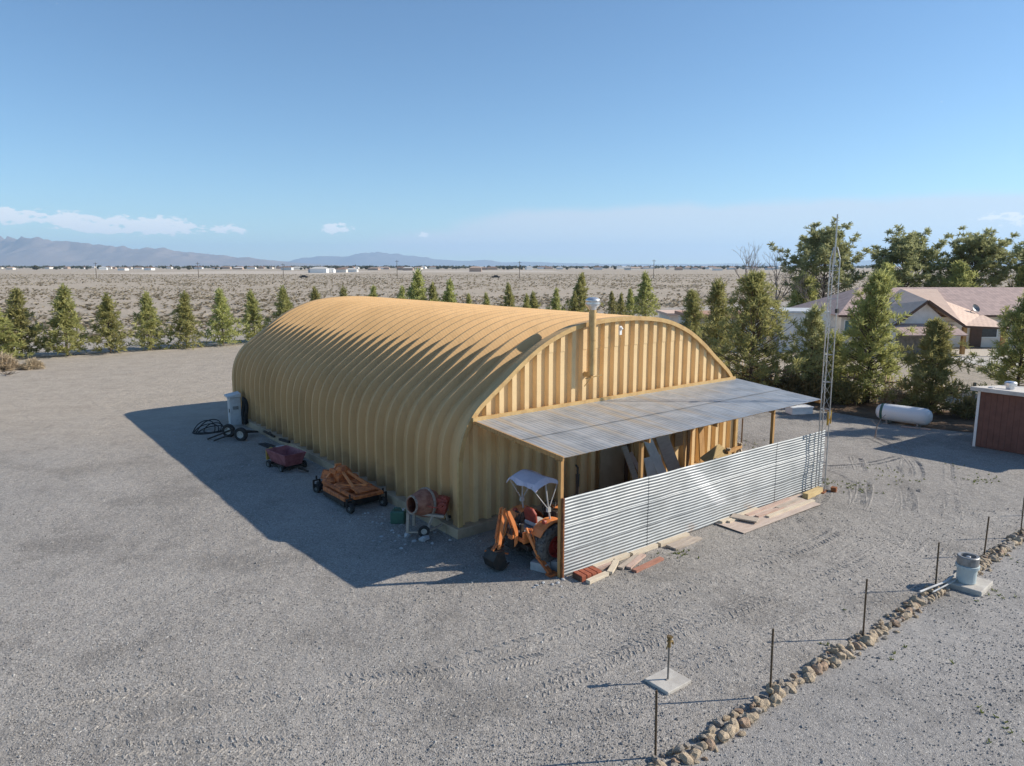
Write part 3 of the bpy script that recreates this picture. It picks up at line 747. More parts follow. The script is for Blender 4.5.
wheel(mx, (.06,-.44,.24), (.3,-1,0), .15, .07, 'rim', 0, .5); wheel(mx, (.56,.44,.24), (.3,-1,0), .15, .07, 'rim', 0, .5)
hw = MB(); hw.tube([q @ Vector((math.cos(a)*.0, math.cos(a)*.2, math.sin(a)*.2-.1)) + Vector((.28,-.38,.05)) for a in [2*math.pi*k/16 for k in range(17)]], .014, 6, False); hw.build('tilt_wheel', 'redpaint', mx)
for (dx, dy, lab) in ((-.42,-.28,'grey rubble block under the cement mixer leg below the drum mouth'), (.06,-.50,'grey rubble block under the nearer cement mixer wheel'), (.60,.30,'grey rubble block under the cement mixer wheel next to the shed foundation')):
    rng = random.Random(int(dx*100)); mb = MB(); mb.rock((0,0,.05), .15, rng, (1.1,.75,.6), dx*4)
    a = mx.rotation_euler.z; o = mb.build('rubble_block', 'block'); p = mx.location
    o.location = (p.x+dx*math.cos(a)-dy*math.sin(a), p.y+dx*math.sin(a)+dy*math.cos(a), .01); tag(o, lab, 'block')
# green can beside it
gc = site('jerry_can', 'green plastic can on the gravel left of the cement mixer', 'can', -.72, 1.92, 0.02, R(-42))
b_ = MB(); b_.box(-.2,.2,-.14,.14,0,.36); b_.build('can_body', 'green', gc, bevel=.04)
b_ = MB(); b_.tube([(-.12,0,.35),(-.1,0,.42),(.06,0,.42),(.08,0,.35)], .022, 8); b_.build('handle', 'green', gc)
b_ = MB(); b_.tube([(.15,0,.34),(.15,0,.41)], .035, 12); b_.build('cap', 'lightgrey', gc)

# ================================================================== ORANGE MOWER
mw = site('rotary_mower', 'bulky rusty orange tractor mower on small black wheels beside the shed wall', 'mower', -.80, 4.75, 0, 0)
dk = MB(); dk.prism([(-.62,-.9),(.50,-.9),(.52,.6),(.2,.97),(-.35,.97),(-.64,.6)], .16, Matrix.Translation((0,0,.20))); dk.build('mower_deck', 'rustorange', mw, bevel=.03)
sk = MB(); sk.box(-.63,-.58,-.9,.6,.08,.24); sk.box(.46,.51,-.9,.6,.08,.24); sk.box(-.58,.46,-.92,-.88,.08,.24); sk.build('deck_skirt', 'blackmetal', mw)
gx = MB(); gx.cbox((-.05,.45,.56),(.46,.5,.36)); gx.lathe([(.2,0),(.2,.12),(.13,.2),(.001,.2)], 14, Matrix.Translation((-.05,.45,.72))); gx.tube([(-.4,.7,.5),(.35,.75,.62)], .11, 12); gx.cbox((-.3,.9,.55),(.3,.35,.3),(.2,.3,.5)); gx.tube([(0,.35,.55),(0,.95,.55)], .06, 10); gx.cbox((-.1,.62,.72),(.5,.3,.14),(.1,.2,.3)); gx.build('gearbox', 'rustorange', mw, bevel=.02)
fm = MB()
fm.bar((-.55,.75,.44),(-.5,-1.35,.46),.09,.08); fm.bar((.45,.75,.44),(.35,-1.35,.46),.09,.08); fm.bar((-.55,.78,.44),(.45,.78,.44),.09,.08); fm.bar((-.55,-.55,.45),(.4,-.55,.45),.08,.07); fm.bar((-.52,-1.35,.46),(.38,-1.35,.46),.12,.08)
fm.build('frame', 'rustorange', mw)
bc_ = MB(); bc_.prism([(-.5,-.3),(-.1,-.45),(.4,-.3),(.45,.25),(-.05,.4),(-.5,.2)], .16, Matrix.Translation((0,-.1,.36))); bc_.build('belt_cover', 'rustorange', mw, bevel=.02)
bc_ = MB(); bc_.lathe([(.24,0),(.24,.14),(.18,.2),(.001,.2)], 18, Matrix.Translation((-.36,.62,.36))); bc_.build('spindle_cover', 'rustorange', mw)
bc_ = MB(); bc_.lathe([(.24,0),(.24,.14),(.18,.2),(.001,.2)], 18, Matrix.Translation((.28,.55,.36))); bc_.build('spindle_cover', 'rustorange', mw)
af = MB(); af.bar((-.55,.70,.46),(-.10,.75,.86),.07,.05); af.bar((.42,.70,.46),(.02,.75,.86),.07,.05); af.bar((-.04,.75,.86),(-.30,-1.1,.50),.07,.05); af.bar((-.04,.75,.86),(.25,-1.1,.50),.07,.05); af.bar((-.5,.1,.46),(.1,-.9,.62),.06,.05); af.cbox((-.04,.75,.88),(.2,.08,.1))
af.build('hitch_frame', 'orange', mw)
pl_ = MB(); pl_.cbox((-.05,-1.0,.56),(.6,.5,.03),(.08,0,.1)); pl_.cbox((.15,-.45,.56),(.3,.6,.03),(.1,.1,.4)); pl_.build('guard_plate', 'rustorange', mw)
for x, y in ((-.62,-1.28), (.42,-1.30), (-.62,1.10), (.42,1.12)):
    w_ = wheel(mw, (x, y, .15), (1,.25,0), .15, .11, 'grey', 0, .35)
    fk = MB(); fk.bar((x-.10,y,.18),(x-.10,y,.42),.04,.05); fk.bar((x+.10,y,.18),(x+.10,y,.42),.04,.05); fk.bar((x-.12,y,.42),(x+.12,y,.42),.05,.04); fk.tube([(x,y,.42),(x,y,.56)], .03, 8); fk.build('caster_fork', 'blackmetal', w_)
ht = MB()
for k in range(6): ht.tube([(-.5+.15*k,1.0,.35),(-.45+.12*k,1.2,.3),(-.5+.2*k,1.32,.08)], .018, 6)
ht.box(-.55,.35,.98,1.3,.12,.3); ht.build('rear_roller', 'black', mw)

# ================================================================== PINK-RED TUB CART
tb = site('tub_cart', 'faded pink-red open tub on a low black cart beside the shed wall', 'cart', -1.12, 9.25, 0, R(8))
t0_ = MB()
def tub(mb, z0, z1, ax, ay, bx, by, th_):
    o = [(-ax,-ay,z0),(ax,-ay,z0),(ax,ay,z0),(-ax,ay,z0),(-bx,-by,z1),(bx,-by,z1),(bx,by*1.0,z1),(-bx,by,z1)]
    i = [(-ax+th_,-ay+th_,z0+th_),(ax-th_,-ay+th_,z0+th_),(ax-th_,ay-th_,z0+th_),(-ax+th_,ay-th_,z0+th_),(-bx+th_,-by+th_,z1),(bx-th_,-by+th_,z1),(bx-th_,by-th_,z1),(-bx+th_,by-th_,z1)]
    mb.add(o+i, [(3,2,1,0),(0,1,5,4),(1,2,6,5),(2,3,7,6),(3,0,4,7),(8,9,10,11),(9,8,12,13),(10,9,13,14),(11,10,14,15),(8,11,15,12),(4,5,13,12),(5,6,14,13),(6,7,15,14),(7,4,12,15)])
tub(t0_, .18, .62, .30, .52, .42, .68, .035); t0_.build('tub', 'pinktub', tb, bevel=.015)
f_ = MB(); f_.bar((-.3,-.8,.14),(-.3,.7,.14),.06,.06); f_.bar((.3,-.8,.14),(.3,.7,.14),.06,.06); f_.bar((-.4,-.45,.14),(.4,-.45,.14),.06,.06); f_.bar((-.4,.45,.14),(.4,.45,.14),.06,.06); f_.bar((0,-.8,.14),(.1,-1.3,.10),.05,.05); f_.build('cart_frame', 'blackmetal', tb)
for x in (-.44, .44):
    wheel(tb, (x,-.45,.13), (1,0,0), .13, .08, 'grey', 0, .5); wheel(tb, (x,.45,.13), (1,0,0), .13, .08, 'grey', 0, .5)
y_ = MB(); y_.cbox((-.15,.80,.40),(.12,.10,.42),(0,.05,.1)); y_.cbox((-.3,.76,.40),(.12,.08,.40)); y_.build('end_panel', 'yellow', tb, bevel=.02)
y_ = MB(); y_.cbox((.06,.78,.38),(.22,.08,.42)); y_.build('end_panel', 'redpaint', tb, bevel=.02)
y_ = MB(); y_.cbox((.2,.74,.58),(.3,.2,.05)); y_.build('lid', 'lightgrey', tb, bevel=.01)

# ================================================================== AXLE, HOSES, CABINET
axl = site('trailer_axle', 'black two wheeled trailer axle with pale hubs on the gravel by the cabinet', 'axle', -1.25, 14.65, 0, R(10))
wheel(axl, (-.02,.48,.28), (-1,-.55,0), .28, .17, 'rim', 0, .52); wheel(axl, (0,-.52,.28), (-1,-.55,0), .28, .17, 'rim', 0, .52)
f_ = MB(); f_.tube([(0.1,-.5,.28),(.08,.5,.28)], .04, 8); f_.bar((.1,-.3,.30),(.95,-.1,.16),.08,.06); f_.bar((.1,.3,.30),(.95,-.05,.16),.08,.06); f_.bar((.05,-.2,.33),(-.85,.1,.07),.08,.05); f_.bar((.05,.35,.33),(-.9,.55,.07),.08,.05)
f_.build('axle_frame', 'blackmetal', axl)
cb = site('electric_cabinet', 'pale grey upright steel cabinet with a sloped lid at the far shed corner', 'cabinet', -.42, 17.35, 0, R(-6))
b_ = MB(); b_.box(-.22,.22,-.3,.3,.06,1.28); b_.build('cabinet_body', 'cabinet', cb, bevel=.01)
b_ = MB(); b_.prism([(-.34,1.30),(.24,1.30),(.24,1.46),(-.34,1.36)], .72, Matrix.Translation((0,.36,0)) @ Matrix.Rotation(R(90),4,'X')); b_.build('lid', 'cabinet', cb)
b_ = MB(); b_.box(-.235,-.22,-.25,.25,.15,1.2); d_ = b_.build('door', 'cabinet', cb)
b_ = MB(); b_.box(-.26,-.235,-.18,-.13,.62,.78); b_.build('handle', 'blackmetal', d_)
b_ = MB(); b_.box(-.12,.12,-.315,-.3,.75,.9); b_.build('vent_plate', 'grey', cb); b_ = MB(); b_.box(-.25,.25,-.33,.33,0,.06); b_.build('cabinet_base', 'concrete', cb)
hc = site('hose_coil', 'black hose coils hung on the shed wall right beside the pale cabinet', 'hose', -.20, 16.55, .85)
b_ = MB(); rng = random.Random(3)
for k in range(9):
    a0 = rng.uniform(-.07,.07); rx = .22+rng.uniform(-.05,.05); rz = .55+rng.uniform(-.12,.1)
    b_.tube([(a0+.03*math.sin(3*a), math.cos(a)*rx, math.sin(a)*rz-.1) for a in [2*math.pi*i/24 for i in range(25)]], .022, 6, False)
o = b_.build('hose', 'black', hc)
hl = site('hose_pile', 'loose loops of black pipe lying on the gravel left of the trailer axle', 'hose', -1.75, 16.6, 0)
b_ = MB()
for k in range(5):
    rx = .45+rng.uniform(-.1,.1); ry = .38+rng.uniform(-.08,.1); tilt = rng.uniform(.1,.55)
    b_.tube([(math.cos(a)*rx+.1*k-.2, math.sin(a)*ry, .05+max(0,math.sin(a+.6))*tilt*.8) for a in [2*math.pi*i/30 for i in range(31)]], .022, 6, False)
b_.build('pipe_loops', 'black', hl)
def bundle(name, label, cat, s, t, turn, bars, mat):
    mb = MB()
    for p, q_, w_, h_ in bars: mb.bar(p, q_, w_, h_)
    o = mb.build(name, mat); o.location = L(s, t, .02); o.rotation_euler.z = PHI+turn
    return tag(o, label, cat)
bundle('iron_bar', 'short dark iron bar on the foundation edge right of the trailer axle', 'bar', -.30, 13.3, 0, [((0,-.6,.31),(0,.6,.31),.08,.07),((.05,.1,.36),(-.06,-.4,.36),.06,.05)], 'blackmetal')
bundle('dark_offcut', 'black offcut of pipe lying at the shed base above the pink tub', 'pipe', -.25, 11.75, .2, [((0,-.35,.33),(0,.35,.33),.09,.09)], 'black')
bundle('rubber_mat', 'dark rubber strip on the gravel along the shed base past the axle', 'mat', -.62, 12.4, .1, [((0,-.7,.02),(0,.7,.02),.3,.03),((.1,-.5,.05),(.05,.4,.05),.12,.04)], 'black')
# ================================================================== TIMBER LYING ALONG THE FENCE
def plank(name, label, p, q, w, h, mat, z=0.0, cat='plank', group=None):
    """a board from p to q (s,t), lying at height z"""
    a, b = L(*p), L(*q); d = b-a; ln = d.length; mb = MB()
    n = 8; rng = random.Random(hash((p, q)) % 1000)
    bow = rng.uniform(-.015, .015)
    for k in range(n+1):
        x = ln*k/n; yy = bow*math.sin(math.pi*k/n)
        j = rng.uniform(-.004, .004)
        mb.v += [(x, -w/2+yy+j, 0), (x, w/2+yy+j, 0), (x, w/2+yy, h), (x, -w/2+yy, h)]
    for k in range(n):
        o = 4*k; mb.f += [(o,o+1,o+5,o+4),(o+1,o+2,o+6,o+5),(o+2,o+3,o+7,o+6),(o+3,o,o+4,o+7)]
    mb.f += [(0,3,2,1),(4*n,4*n+1,4*n+2,4*n+3)]
    o = mb.build(name, mat); o.location = (a.x, a.y, .03+z); o.rotation_euler.z = math.atan2(d.y, d.x)
    return tag(o, label, cat, group)
plank('timber_beam', 'pale beam on the ground against the fence, just right of the red tile stack', (1.35,-3.62), (2.55,-3.58), .12, .09, 'timber')
plank('timber_beam', 'pale beam tight along the fence foot, second along from the red tile stack', (2.62,-3.62), (3.55,-3.60), .11, .09, 'timber')
plank('timber_beam', 'pale beam along the fence foot behind the pair of greyed boards', (3.62,-3.63), (4.75,-3.62), .12, .10, 'timber')
plank('timber_beam', 'reddish short beam beside the fence foot, crossing behind the slanting pale plank', (1.15,-3.66), (1.9,-3.74), .10, .08, 'pink_timber')
plank('plank', 'pale short plank slanting out from the fence between tile stack and grey boards', (1.42,-4.06), (2.05,-3.66), .13, .06, 'timber', .03)
plank('plank', 'greyed weathered board fanned out beside the slanting pale plank', (1.85,-3.98), (2.72,-3.72), .14, .05, 'grey_timber')
plank('plank', 'reddish weathered board lying next to the greyed fanned board', (2.0,-4.10), (2.85,-3.80), .13, .05, 'pink_timber', .01)
plank('plank', 'red-brown board lying farthest out from the fence on the gravel', (1.98,-4.30), (3.05,-4.20), .13, .06, 'red_timber')
plank('plank', 'grey-brown board in the middle of the fence foot, nearer of the pair', (3.75,-3.98), (4.85,-3.92), .15, .05, 'grey_timber')
plank('plank', 'grey-brown board in the middle of the fence foot, farther of the pair', (3.72,-3.84), (4.7,-3.80), .15, .06, 'grey_timber', .01)
# perforated clay tiles
ts = site('clay_tile_stack', 'stack of ribbed red clay tiles with a pale plank edge by the fence corner', 'tiles', .98, -3.80, .02, R(-4))
for k in range(4):
    b_ = MB(); b_.box(-.30+.15*k,-.17+.15*k,-.16,.17,0,.14); b_.build('clay_tile', 'brick', ts, bevel=.01)
b_ = MB(); b_.box(-.32,.33,-.15,.16,.0,.11); b_.build('tile_core', 'brown', ts)
plank('plank', 'pale short plank lying along the front of the red clay tile stack', (.72,-4.08), (1.38,-4.02), .12, .08, 'timber')
# plywood and boards heap by the mast
pw = MB(); pw.box(0,3.75,-.45,.45,0,.018)
o = pw.build('plywood_sheet', 'ply'); a, b = L(6.05,-3.98), L(9.8,-4.02); o.location = (a.x, a.y, .045); o.rotation_euler = (R(.6), R(-.4), math.atan2(b.y-a.y, b.x-a.x)); tag(o, 'reddish weathered plywood sheet lying under loose boards before the fence', 'plywood')
plank('plank', 'grey-brown wide board lying crosswise on the plywood sheet', (6.75,-3.55), (7.0,-4.22), .34, .04, 'grey_timber', .08)
plank('plank', 'pale board end poking from under the crosswise grey board on the plywood', (6.35,-3.72), (7.1,-3.70), .12, .06, 'timber', .03)
plank('plank', 'long pale board on the plywood nearest to the fence', (6.15,-3.62), (7.9,-3.60), .12, .08, 'timber', .02)
plank('plank', 'long pinkish board on the plywood running towards the mast', (7.2,-3.72), (9.5,-3.64), .13, .05, 'pink_timber', .03)
plank('plank', 'pale narrow plank along the outer edge of the plywood sheet', (7.55,-4.15), (9.9,-4.18), .12, .06, 'timber', .03)
plank('plank', 'short pinkish plank on the plywood between crosswise board and outer plank', (7.35,-3.95), (8.6,-3.96), .12, .05, 'pink_timber', .03)
plank('plank', 'greyed plank on the plywood between the pinkish board and the outer plank', (8.4,-3.92), (9.75,-3.88), .13, .06, 'grey_timber', .03)
plank('plank', 'wide tan board behind the pinkish board at the fence foot', (8.0,-3.66), (10.2,-3.62), .16, .04, 'ply', .0)
plank('timber_beam', 'thick yellow beam block on the ground at the mast foot', (10.0,-3.86), (11.0,-3.78), .17, .17, 'yellow_timber')
block_thing('rubble_lump', 'small brown lump on the gravel just right of the yellow beam', 11.42, -4.0, (.2,.16,.14), .3, 'rust')

# boards and things stored against the front wall behind the fence
def leaner(name, label, s, t, w, ln, th, lean, side, mat, cat='board', z=.02):
    mb = MB(); mb.box(-w/2, w/2, 0, th, 0, ln); o = mb.build(name, mat); o.location = L(s, t, z)
    o.rotation_euler = Euler((R(-lean), R(side), PHI), 'XYZ'); return tag(o, label, cat)
leaner('leaning_board', 'white board leaning at a slant on the shed wall under the lean-to', 7.1, -1.15, .36, 2.35, .03, 24, -11, 'whiteboard')
leaner('leaning_board', 'wide brown board leaning on the shed wall right of the white one', 7.68, -1.1, .55, 2.3, .03, 22, -9, 'ply')
leaner('leaning_board', 'orange-brown board standing upright against the wall left of the white leaning board', 6.35, -.55, .24, 2.3, .04, 8, 0, 'post')
leaner('leaning_board', 'short greyed slat leaning left of the orange post under the lean-to', 6.0, -1.0, .22, 1.75, .03, 24, -6, 'grey_timber')
leaner('leaning_board', 'narrow reddish slat leaning beside the short greyed slat', 6.38, -1.1, .16, 1.6, .03, 28, -14, 'pink_timber')
leaner('leaning_sheet', 'low white panel standing at the foot of the leaning boards', 6.75, -1.0, .75, 1.25, .03, 18, 0, 'whiteboard', 'panel')
leaner('leaning_board', 'tall orange board upright against the wall right of the leaning boards', 9.55, -.45, .26, 2.3, .04, 8, 3, 'post')
sh = site('sawhorse', 'folding timber sawhorse with crossed legs before the shed wall', 'sawhorse', 9.75, -1.45, 0, R(12))
b_ = MB(); b_.bar((-.55,0,1.12),(.55,0,1.12),.10,.09); b_.build('top_rail', 'post', sh)
for x in (-.45, .45):
    for sg in (-1, 1):
        b_ = MB(); b_.bar((x,-sg*.05,1.25),(x+.02,sg*.4,0),.07,.045,(1,0,0)); b_.build('leg', 'timber', sh)
b_ = MB(); b_.bar((-.45,.25,.5),(.45,.25,.5),.05,.03); b_.bar((-.45,-.25,.5),(.45,-.25,.5),.05,.03); b_.build('stretcher', 'timber', sh)
o = MB().box(-.5,.5,-.35,.35,0,.02).build('plywood_board', 'yellow_timber'); o.location = L(8.85,-1.5,1.0); o.rotation_euler = Euler((R(30), R(-18), PHI)); tag(o, 'tilted tan plywood panel propped on the sawhorse before the shed wall', 'plywood')

# ================================================================== YARD HYDRANT, PIPE STAND, WIRE FENCE, ROCK EDGE
hy = site('yard_hydrant', 'thin standpipe with a brass tap on a square pale concrete pad', 'standpipe', -.84, -7.66, .02)
b_ = MB(); b_.box(-.30,.30,-.26,.26,-.03,.05); b_.build('concrete_pad', 'concrete', hy, bevel=.012, rz=R(0))
b_ = MB(); b_.tube([(0,0,.04),(0,0,.66)], .017, 10); b_.tube([(0,0,.05),(-.05,0,.05)], .02, 8); b_.build('pipe', 'dullpipe', hy)
b_ = MB(); b_.tube([(0,0,.64),(0,0,.80)], .03, 10); b_.tube([(0,0,.72),(.08,0,.72),(.10,0,.66)], .018, 8); b_.tube([(0,0,.80),(0,0,.84)], .045, 10); b_.bar((-.06,0,.76),(.09,0,.80),.025,.015); b_.tube([(-.03,0,.70),(-.07,0,.62)], .012, 6)
b_.build('tap', 'brass', hy)
wp = site('capped_pipe', 'pale blue plastic pipe stub with a steel collar on a square concrete slab', 'pipe', 7.30, -9.30, .0, R(4))
b_ = MB(); b_.box(-.40,.42,-.36,.36,0,.13); b_.build('concrete_slab', 'concrete', wp, bevel=.02)
b_ = MB(); b_.lathe([(.17,.13),(.19,.14),(.20,.46),(.235,.47),(.235,.53),(.20,.54),(.001,.54)], 26, Matrix.Translation((-.06,.04,0))); b_.build('pipe_stub', 'pot', wp, smooth=False)
b_ = MB(); b_.lathe([(.205,.54),(.215,.55),(.215,.72),(.20,.735),(.15,.73),(.145,.66),(.06,.63),(.001,.63)], 26, Matrix.Translation((-.06,.04,0))); b_.build('steel_collar', 'grey', wp)
b_ = MB(); b_.lathe([(.001,.66),(.055,.66),(.05,.71),(.03,.72),(.001,.72)], 12, Matrix.Translation((-.06,.04,0))); b_.build('cap_bolt', 'galv', wp)
o = MB().tube([tuple(L(5.6,-8.98,.26)), tuple(L(6.6,-9.06,.22)), tuple(L(7.2,-9.02,.18))], .022, 8).build('loose_pipe', 'lightgrey'); tag(o, 'thin pale pipe resting on the rock edge left of the concrete slab', 'pipe')
o = MB().tube([tuple(L(5.9,-9.12,.22)), tuple(L(7.1,-9.14,.17))], .018, 8).build('loose_pipe', 'galv'); tag(o, 'shorter grey rod on the rocks below the thin pale pipe', 'pipe')

wf = site('wire_fence', 'low wire fence on dark steel stakes along the line of rocks', 'fence', 0, 0)
posts = [(-2.47,-8.80,1.08),(.13,-8.98,1.22),(3.22,-8.98,1.20),(6.55,-8.92,1.10),(9.45,-8.86,1.02),(11.5,-8.98,1.14),(14.4,-8.98,1.1)]
for i, (s, t, h_) in enumerate(posts):
    b_ = MB(); b_.box(-.018,.018,-.004,.004,-.2,h_); b_.box(-.004,.004,-.022,.004,-.2,h_)
    z = .12
    while z < h_-.03: b_.box(-.012,.012,.003,.012,z,z+.02); z += .055
    o = b_.build('stake', 'darkpost', wf); o.location = (s, t, 0); o.rotation_euler = (R(random.uniform(-1.5,1.5)), R(random.uniform(-1.5,2)), random.uniform(-.4,.4))
for z in (.45, .95):
    pts = []
    for (s0,t0,_), (s1,t1,_) in zip(posts, posts[1:]):
        for k in range(6): u = k/6; pts.append((s0+(s1-s0)*u, t0+(t1-t0)*u, z-.03*math.sin(math.pi*u)))
    pts.append((*posts[-1][:2], z)); MB().tube(pts, .0011, 4, False).build('wire', 'wire', wf)

rng = random.Random(21)
rocks_lib = []
for k in range(14):
    mb = MB(); mb.rock((0,0,0), 1.0, rng, (1.0, rng.uniform(.6,.85), rng.uniform(.62,.9)), 0, 2)
    rocks_lib.append([mb.mesh('rock', M[m_]) for m_ in ('rock1','rock2','rock3')])
cnt = 0
LABEL_ROCK = 'tan or grey fieldstone in the low stone edging below the wire fence'
def put_rock(s, t, z, r, mi=None):
    global cnt
    lib = rng.choice(rocks_lib)
    o = bpy.data.objects.new('rock', lib[mi if mi is not None else rng.choices((0,1,2),(.62,.26,.12))[0]]); COL.objects.link(o)
    o.location = L(s, t, z); o.scale = (r*1.15, r*rng.uniform(.8,1.15), r*rng.uniform(.85,1.15))
    o.rotation_euler = (rng.uniform(-.5,.5), rng.uniform(-.6,.6), rng.uniform(0,6.28)); cnt += 1
    tag(o, LABEL_ROCK, 'rock', 'stones of the edging under the wire fence')
s = -3.3
while s < 13.6:
    tl = -9.02 + .03*math.sin(s*1.3)
    big = rng.uniform(.065,.12)
    if not (6.75 < s < 7.8):
        put_rock(s, tl-.06+rng.uniform(-.05,.05), big*.55, big)
        if rng.random() < .25: put_rock(s+rng.uniform(-.1,.1), tl-.17+rng.uniform(-.06,.05), big*.3, big*rng.uniform(.35,.6))
        if rng.random() < .75: put_rock(s+.06, tl+.13+rng.uniform(-.04,.05), big*.4, big*rng.uniform(.5,.8))
        if rng.random() < .38: put_rock(s+rng.uniform(-.05,.1), tl+.04, big*1.25, big*rng.uniform(.5,.75))
    s += big*rng.uniform(1.25,1.75)
# loose pale stones lying about under the machines
scat = MB(); rr = random.Random(5)
for (s0, t0, n, sp, rad) in ((-.9,.9,26,.55,.06),(-1.2,2.6,20,.7,.04),(-1.6,10.6,26,.8,.035),(-1.5,15.5,18,.9,.04),(-1.7,17.5,14,.8,.04),(-1.0,13,12,.8,.035),(0.2,.25-1.2,8,.5,.035),(.3,-3.7,16,.3,.05)):
    for k in range(n):
        s = s0+rr.gauss(0,sp); t = t0+rr.gauss(0,sp)
        if s > -.2 and t > -.2: continue
        scat.rock(tuple(L(s,t,.02)), rad*rr.uniform(.4,1.3), rr, (1,.8,.6), rr.random()*6)
o = scat.build('scattered_stones', 'block'); kind(o, 'stuff'); o['label'] = 'pale broken stones scattered on the gravel around the stored machines'

# ================================================================== GRAVEL DETAIL
def pebbles():
    rr = random.Random(11); mb = MB(); V = []; F = []
    octv = ((1,0,0),(-1,0,0),(0,1,0),(0,-1,0),(0,0,1),(0,0,-1)); octf = ((0,2,4),(2,1,4),(1,3,4),(3,0,4),(2,0,5),(1,2,5),(3,1,5),(0,3,5))
    def one(x, y, z, r):
        n = len(V); a = rr.random()*6.28; ca, sa = math.cos(a), math.sin(a)
        k = [r*rr.uniform(.65,1.25) for _ in range(3)]; k[2] *= .7
        for (px, py, pz) in octv:
            j = rr.uniform(.8,1.2); X = px*k[0]*j; Y = py*k[1]*j + .25*X; V.append((x+X*ca-Y*sa, y+X*sa+Y*ca, z+pz*k[2]*j))
        F.extend((n+a_, n+b_, n+c_) for a_, b_, c_ in octf)
    cnt_ = 0
    while cnt_ < 19000:
        d = 8.3*(20/8.3)**(rr.random()**1.25); x = rr.uniform(-.78,.78)*d; y = math.sqrt(max(1, d*d))
        # local frame
        s = (x-BX)*UX+(y-BY)*UY; t = (x-BX)*LX+(y-BY)*LY
        if s > -.15 and t > -.15: continue
        dens = .32+.9*max(0, mnoise.noise(Vector((x*.28, y*.28, 5.5)))+.25)
        if x < 2.5 and y < 11: dens += .45
        if t < -9.2: dens *= .7
        if rr.random() > dens: continue
        r = rr.uniform(.006,.014)*(1+.028*d)
        if rr.random() < .035: r *= 1.9
        one(x, y, .012+max(0, undul(x, y)), r); cnt_ += 1
    me = bpy.data.meshes.new('gravel_stones'); me.from_pydata(V, [], F); return me
m, nt, p = newmat('loose_gravel_stone'); geo = N(nt, 'ShaderNodeNewGeometry'); cr = N(nt, 'ShaderNodeValToRGB')
nt.links.new(geo.outputs['Random Per Island'], cr.inputs[0])
cr.color_ramp.elements[0].color = (.25,.235,.22,1); cr.color_ramp.elements[1].color = (.47,.45,.42,1); e = cr.color_ramp.elements.new(.7); e.color = (.33,.315,.30,1); e = cr.color_ramp.elements.new(.06); e.color = (.17,.16,.15,1)
nt.links.new(cr.outputs[0], p.inputs['Base Color']); p.inputs['Roughness'].default_value = .9
me = pebbles(); me.materials.append(m); o = bpy.data.objects.new('gravel_stones', me); COL.objects.link(o); kind(o, 'stuff')
# tyre tracks: pressed lug ridges in the gravel
tk = MB(); rr = random.Random(8)
def track(pts, n_off=.0, w=.36, strength=1.0):
    # pts: list of (s,t); march along
    acc = 0
    for (a, b) in zip(pts, pts[1:]):
        a3, b3 = L(*a), L(*b); d = b3-a3; ln = d.length
        if ln == 0: continue
        d /= ln; nrm = Vector((-d.y, d.x, 0)); x = 0
        while x < ln:
            c = a3+d*x; fade = mnoise.noise(Vector((c.x*.35, c.y*.35, 9)))
            if fade > -.2:
                for sg in (-1, 1):
                    p = c+nrm*(sg*.04)+d*(0 if sg < 0 else .08); q = c+nrm*(sg*w*.55)-d*.10+d*(0 if sg < 0 else .08)
                    hgt = (.013+.012*rr.random())*strength*min(1, (fade+.2)*4); wd = .045
                    e = (q-p).normalized(); f = Vector((-e.y, e.x, 0)); z0 = -.002+max(0, undul(c.x, c.y))
                    n = len(tk.v); mid = (p+q)/2+Vector((rr.uniform(-.02,.02), rr.uniform(-.02,.02), 0))
                    tk.v += [(p.x,p.y,z0),(mid.x+f.x*wd,mid.y+f.y*wd,z0),(q.x,q.y,z0),(mid.x-f.x*wd,mid.y-f.y*wd,z0),(mid.x*.5+p.x*.5,mid.y*.5+p.y*.5,z0+hgt),(mid.x*.5+q.x*.5,mid.y*.5+q.y*.5,z0+hgt)]
                    tk.f += [(n,n+1,n+4),(n+1,n+5,n+4),(n+1,n+2,n+5),(n+2,n+3,n+5),(n+3,n+4,n+5),(n+3,n,n+4)]
            x += .17
        # low berms pushed up along both edges of the wheel path
        m_ = max(2, int(ln/.22))
        for sg in (-1, 1):
            base_n = len(tk.v)
            for k in range(m_+1):
                c = a3+d*(ln*k/m_)+nrm*(sg*(w*.62+.03*mnoise.noise(Vector((a3.x*3+k, a3.y*3, sg)))))
                hh = .022*strength*max(0, .35+mnoise.noise(Vector((c.x*.5, c.y*.5, 2.2)))); z0 = max(0, undul(c.x, c.y))-.004
                tk.v += [tuple(c-nrm*.075+Vector((0,0,z0))), (c.x, c.y, z0+.004+hh), tuple(c+nrm*.075+Vector((0,0,z0)))]
            for k in range(m_):
                o_ = base_n+3*k; tk.f += [(o_,o_+3,o_+4,o_+1),(o_+1,o_+4,o_+5,o_+2)]
def curve(P, n=24): return catmull(P, n)
for off in (0, 1.35):
    track(curve([(-9.5,-2.6-off*.4),(-5.5,-4.4-off),(-1,-5.3-off*.9),(3,-5.6-off),(7,-5.9-off),(10,-5.4-off),(13,-4.2-off),(16,-2.4-off)]))
    track(curve([(-7,-5.2-off),(-3,-6.2-off),(0,-6.5-off*.8),(4,-6.9-off),(8,-6.7-off),(11.5,-6.0-off),(15,-4.6-off),(19,-3.0-off)]), strength=.8)
    track(curve([(8,-4.7-off*.8),(11,-3.9-off*.8),(13.2,-2.0-off*.9),(14.6,1.2),(15.5+off,5),(16+off,9)]), strength=.9)
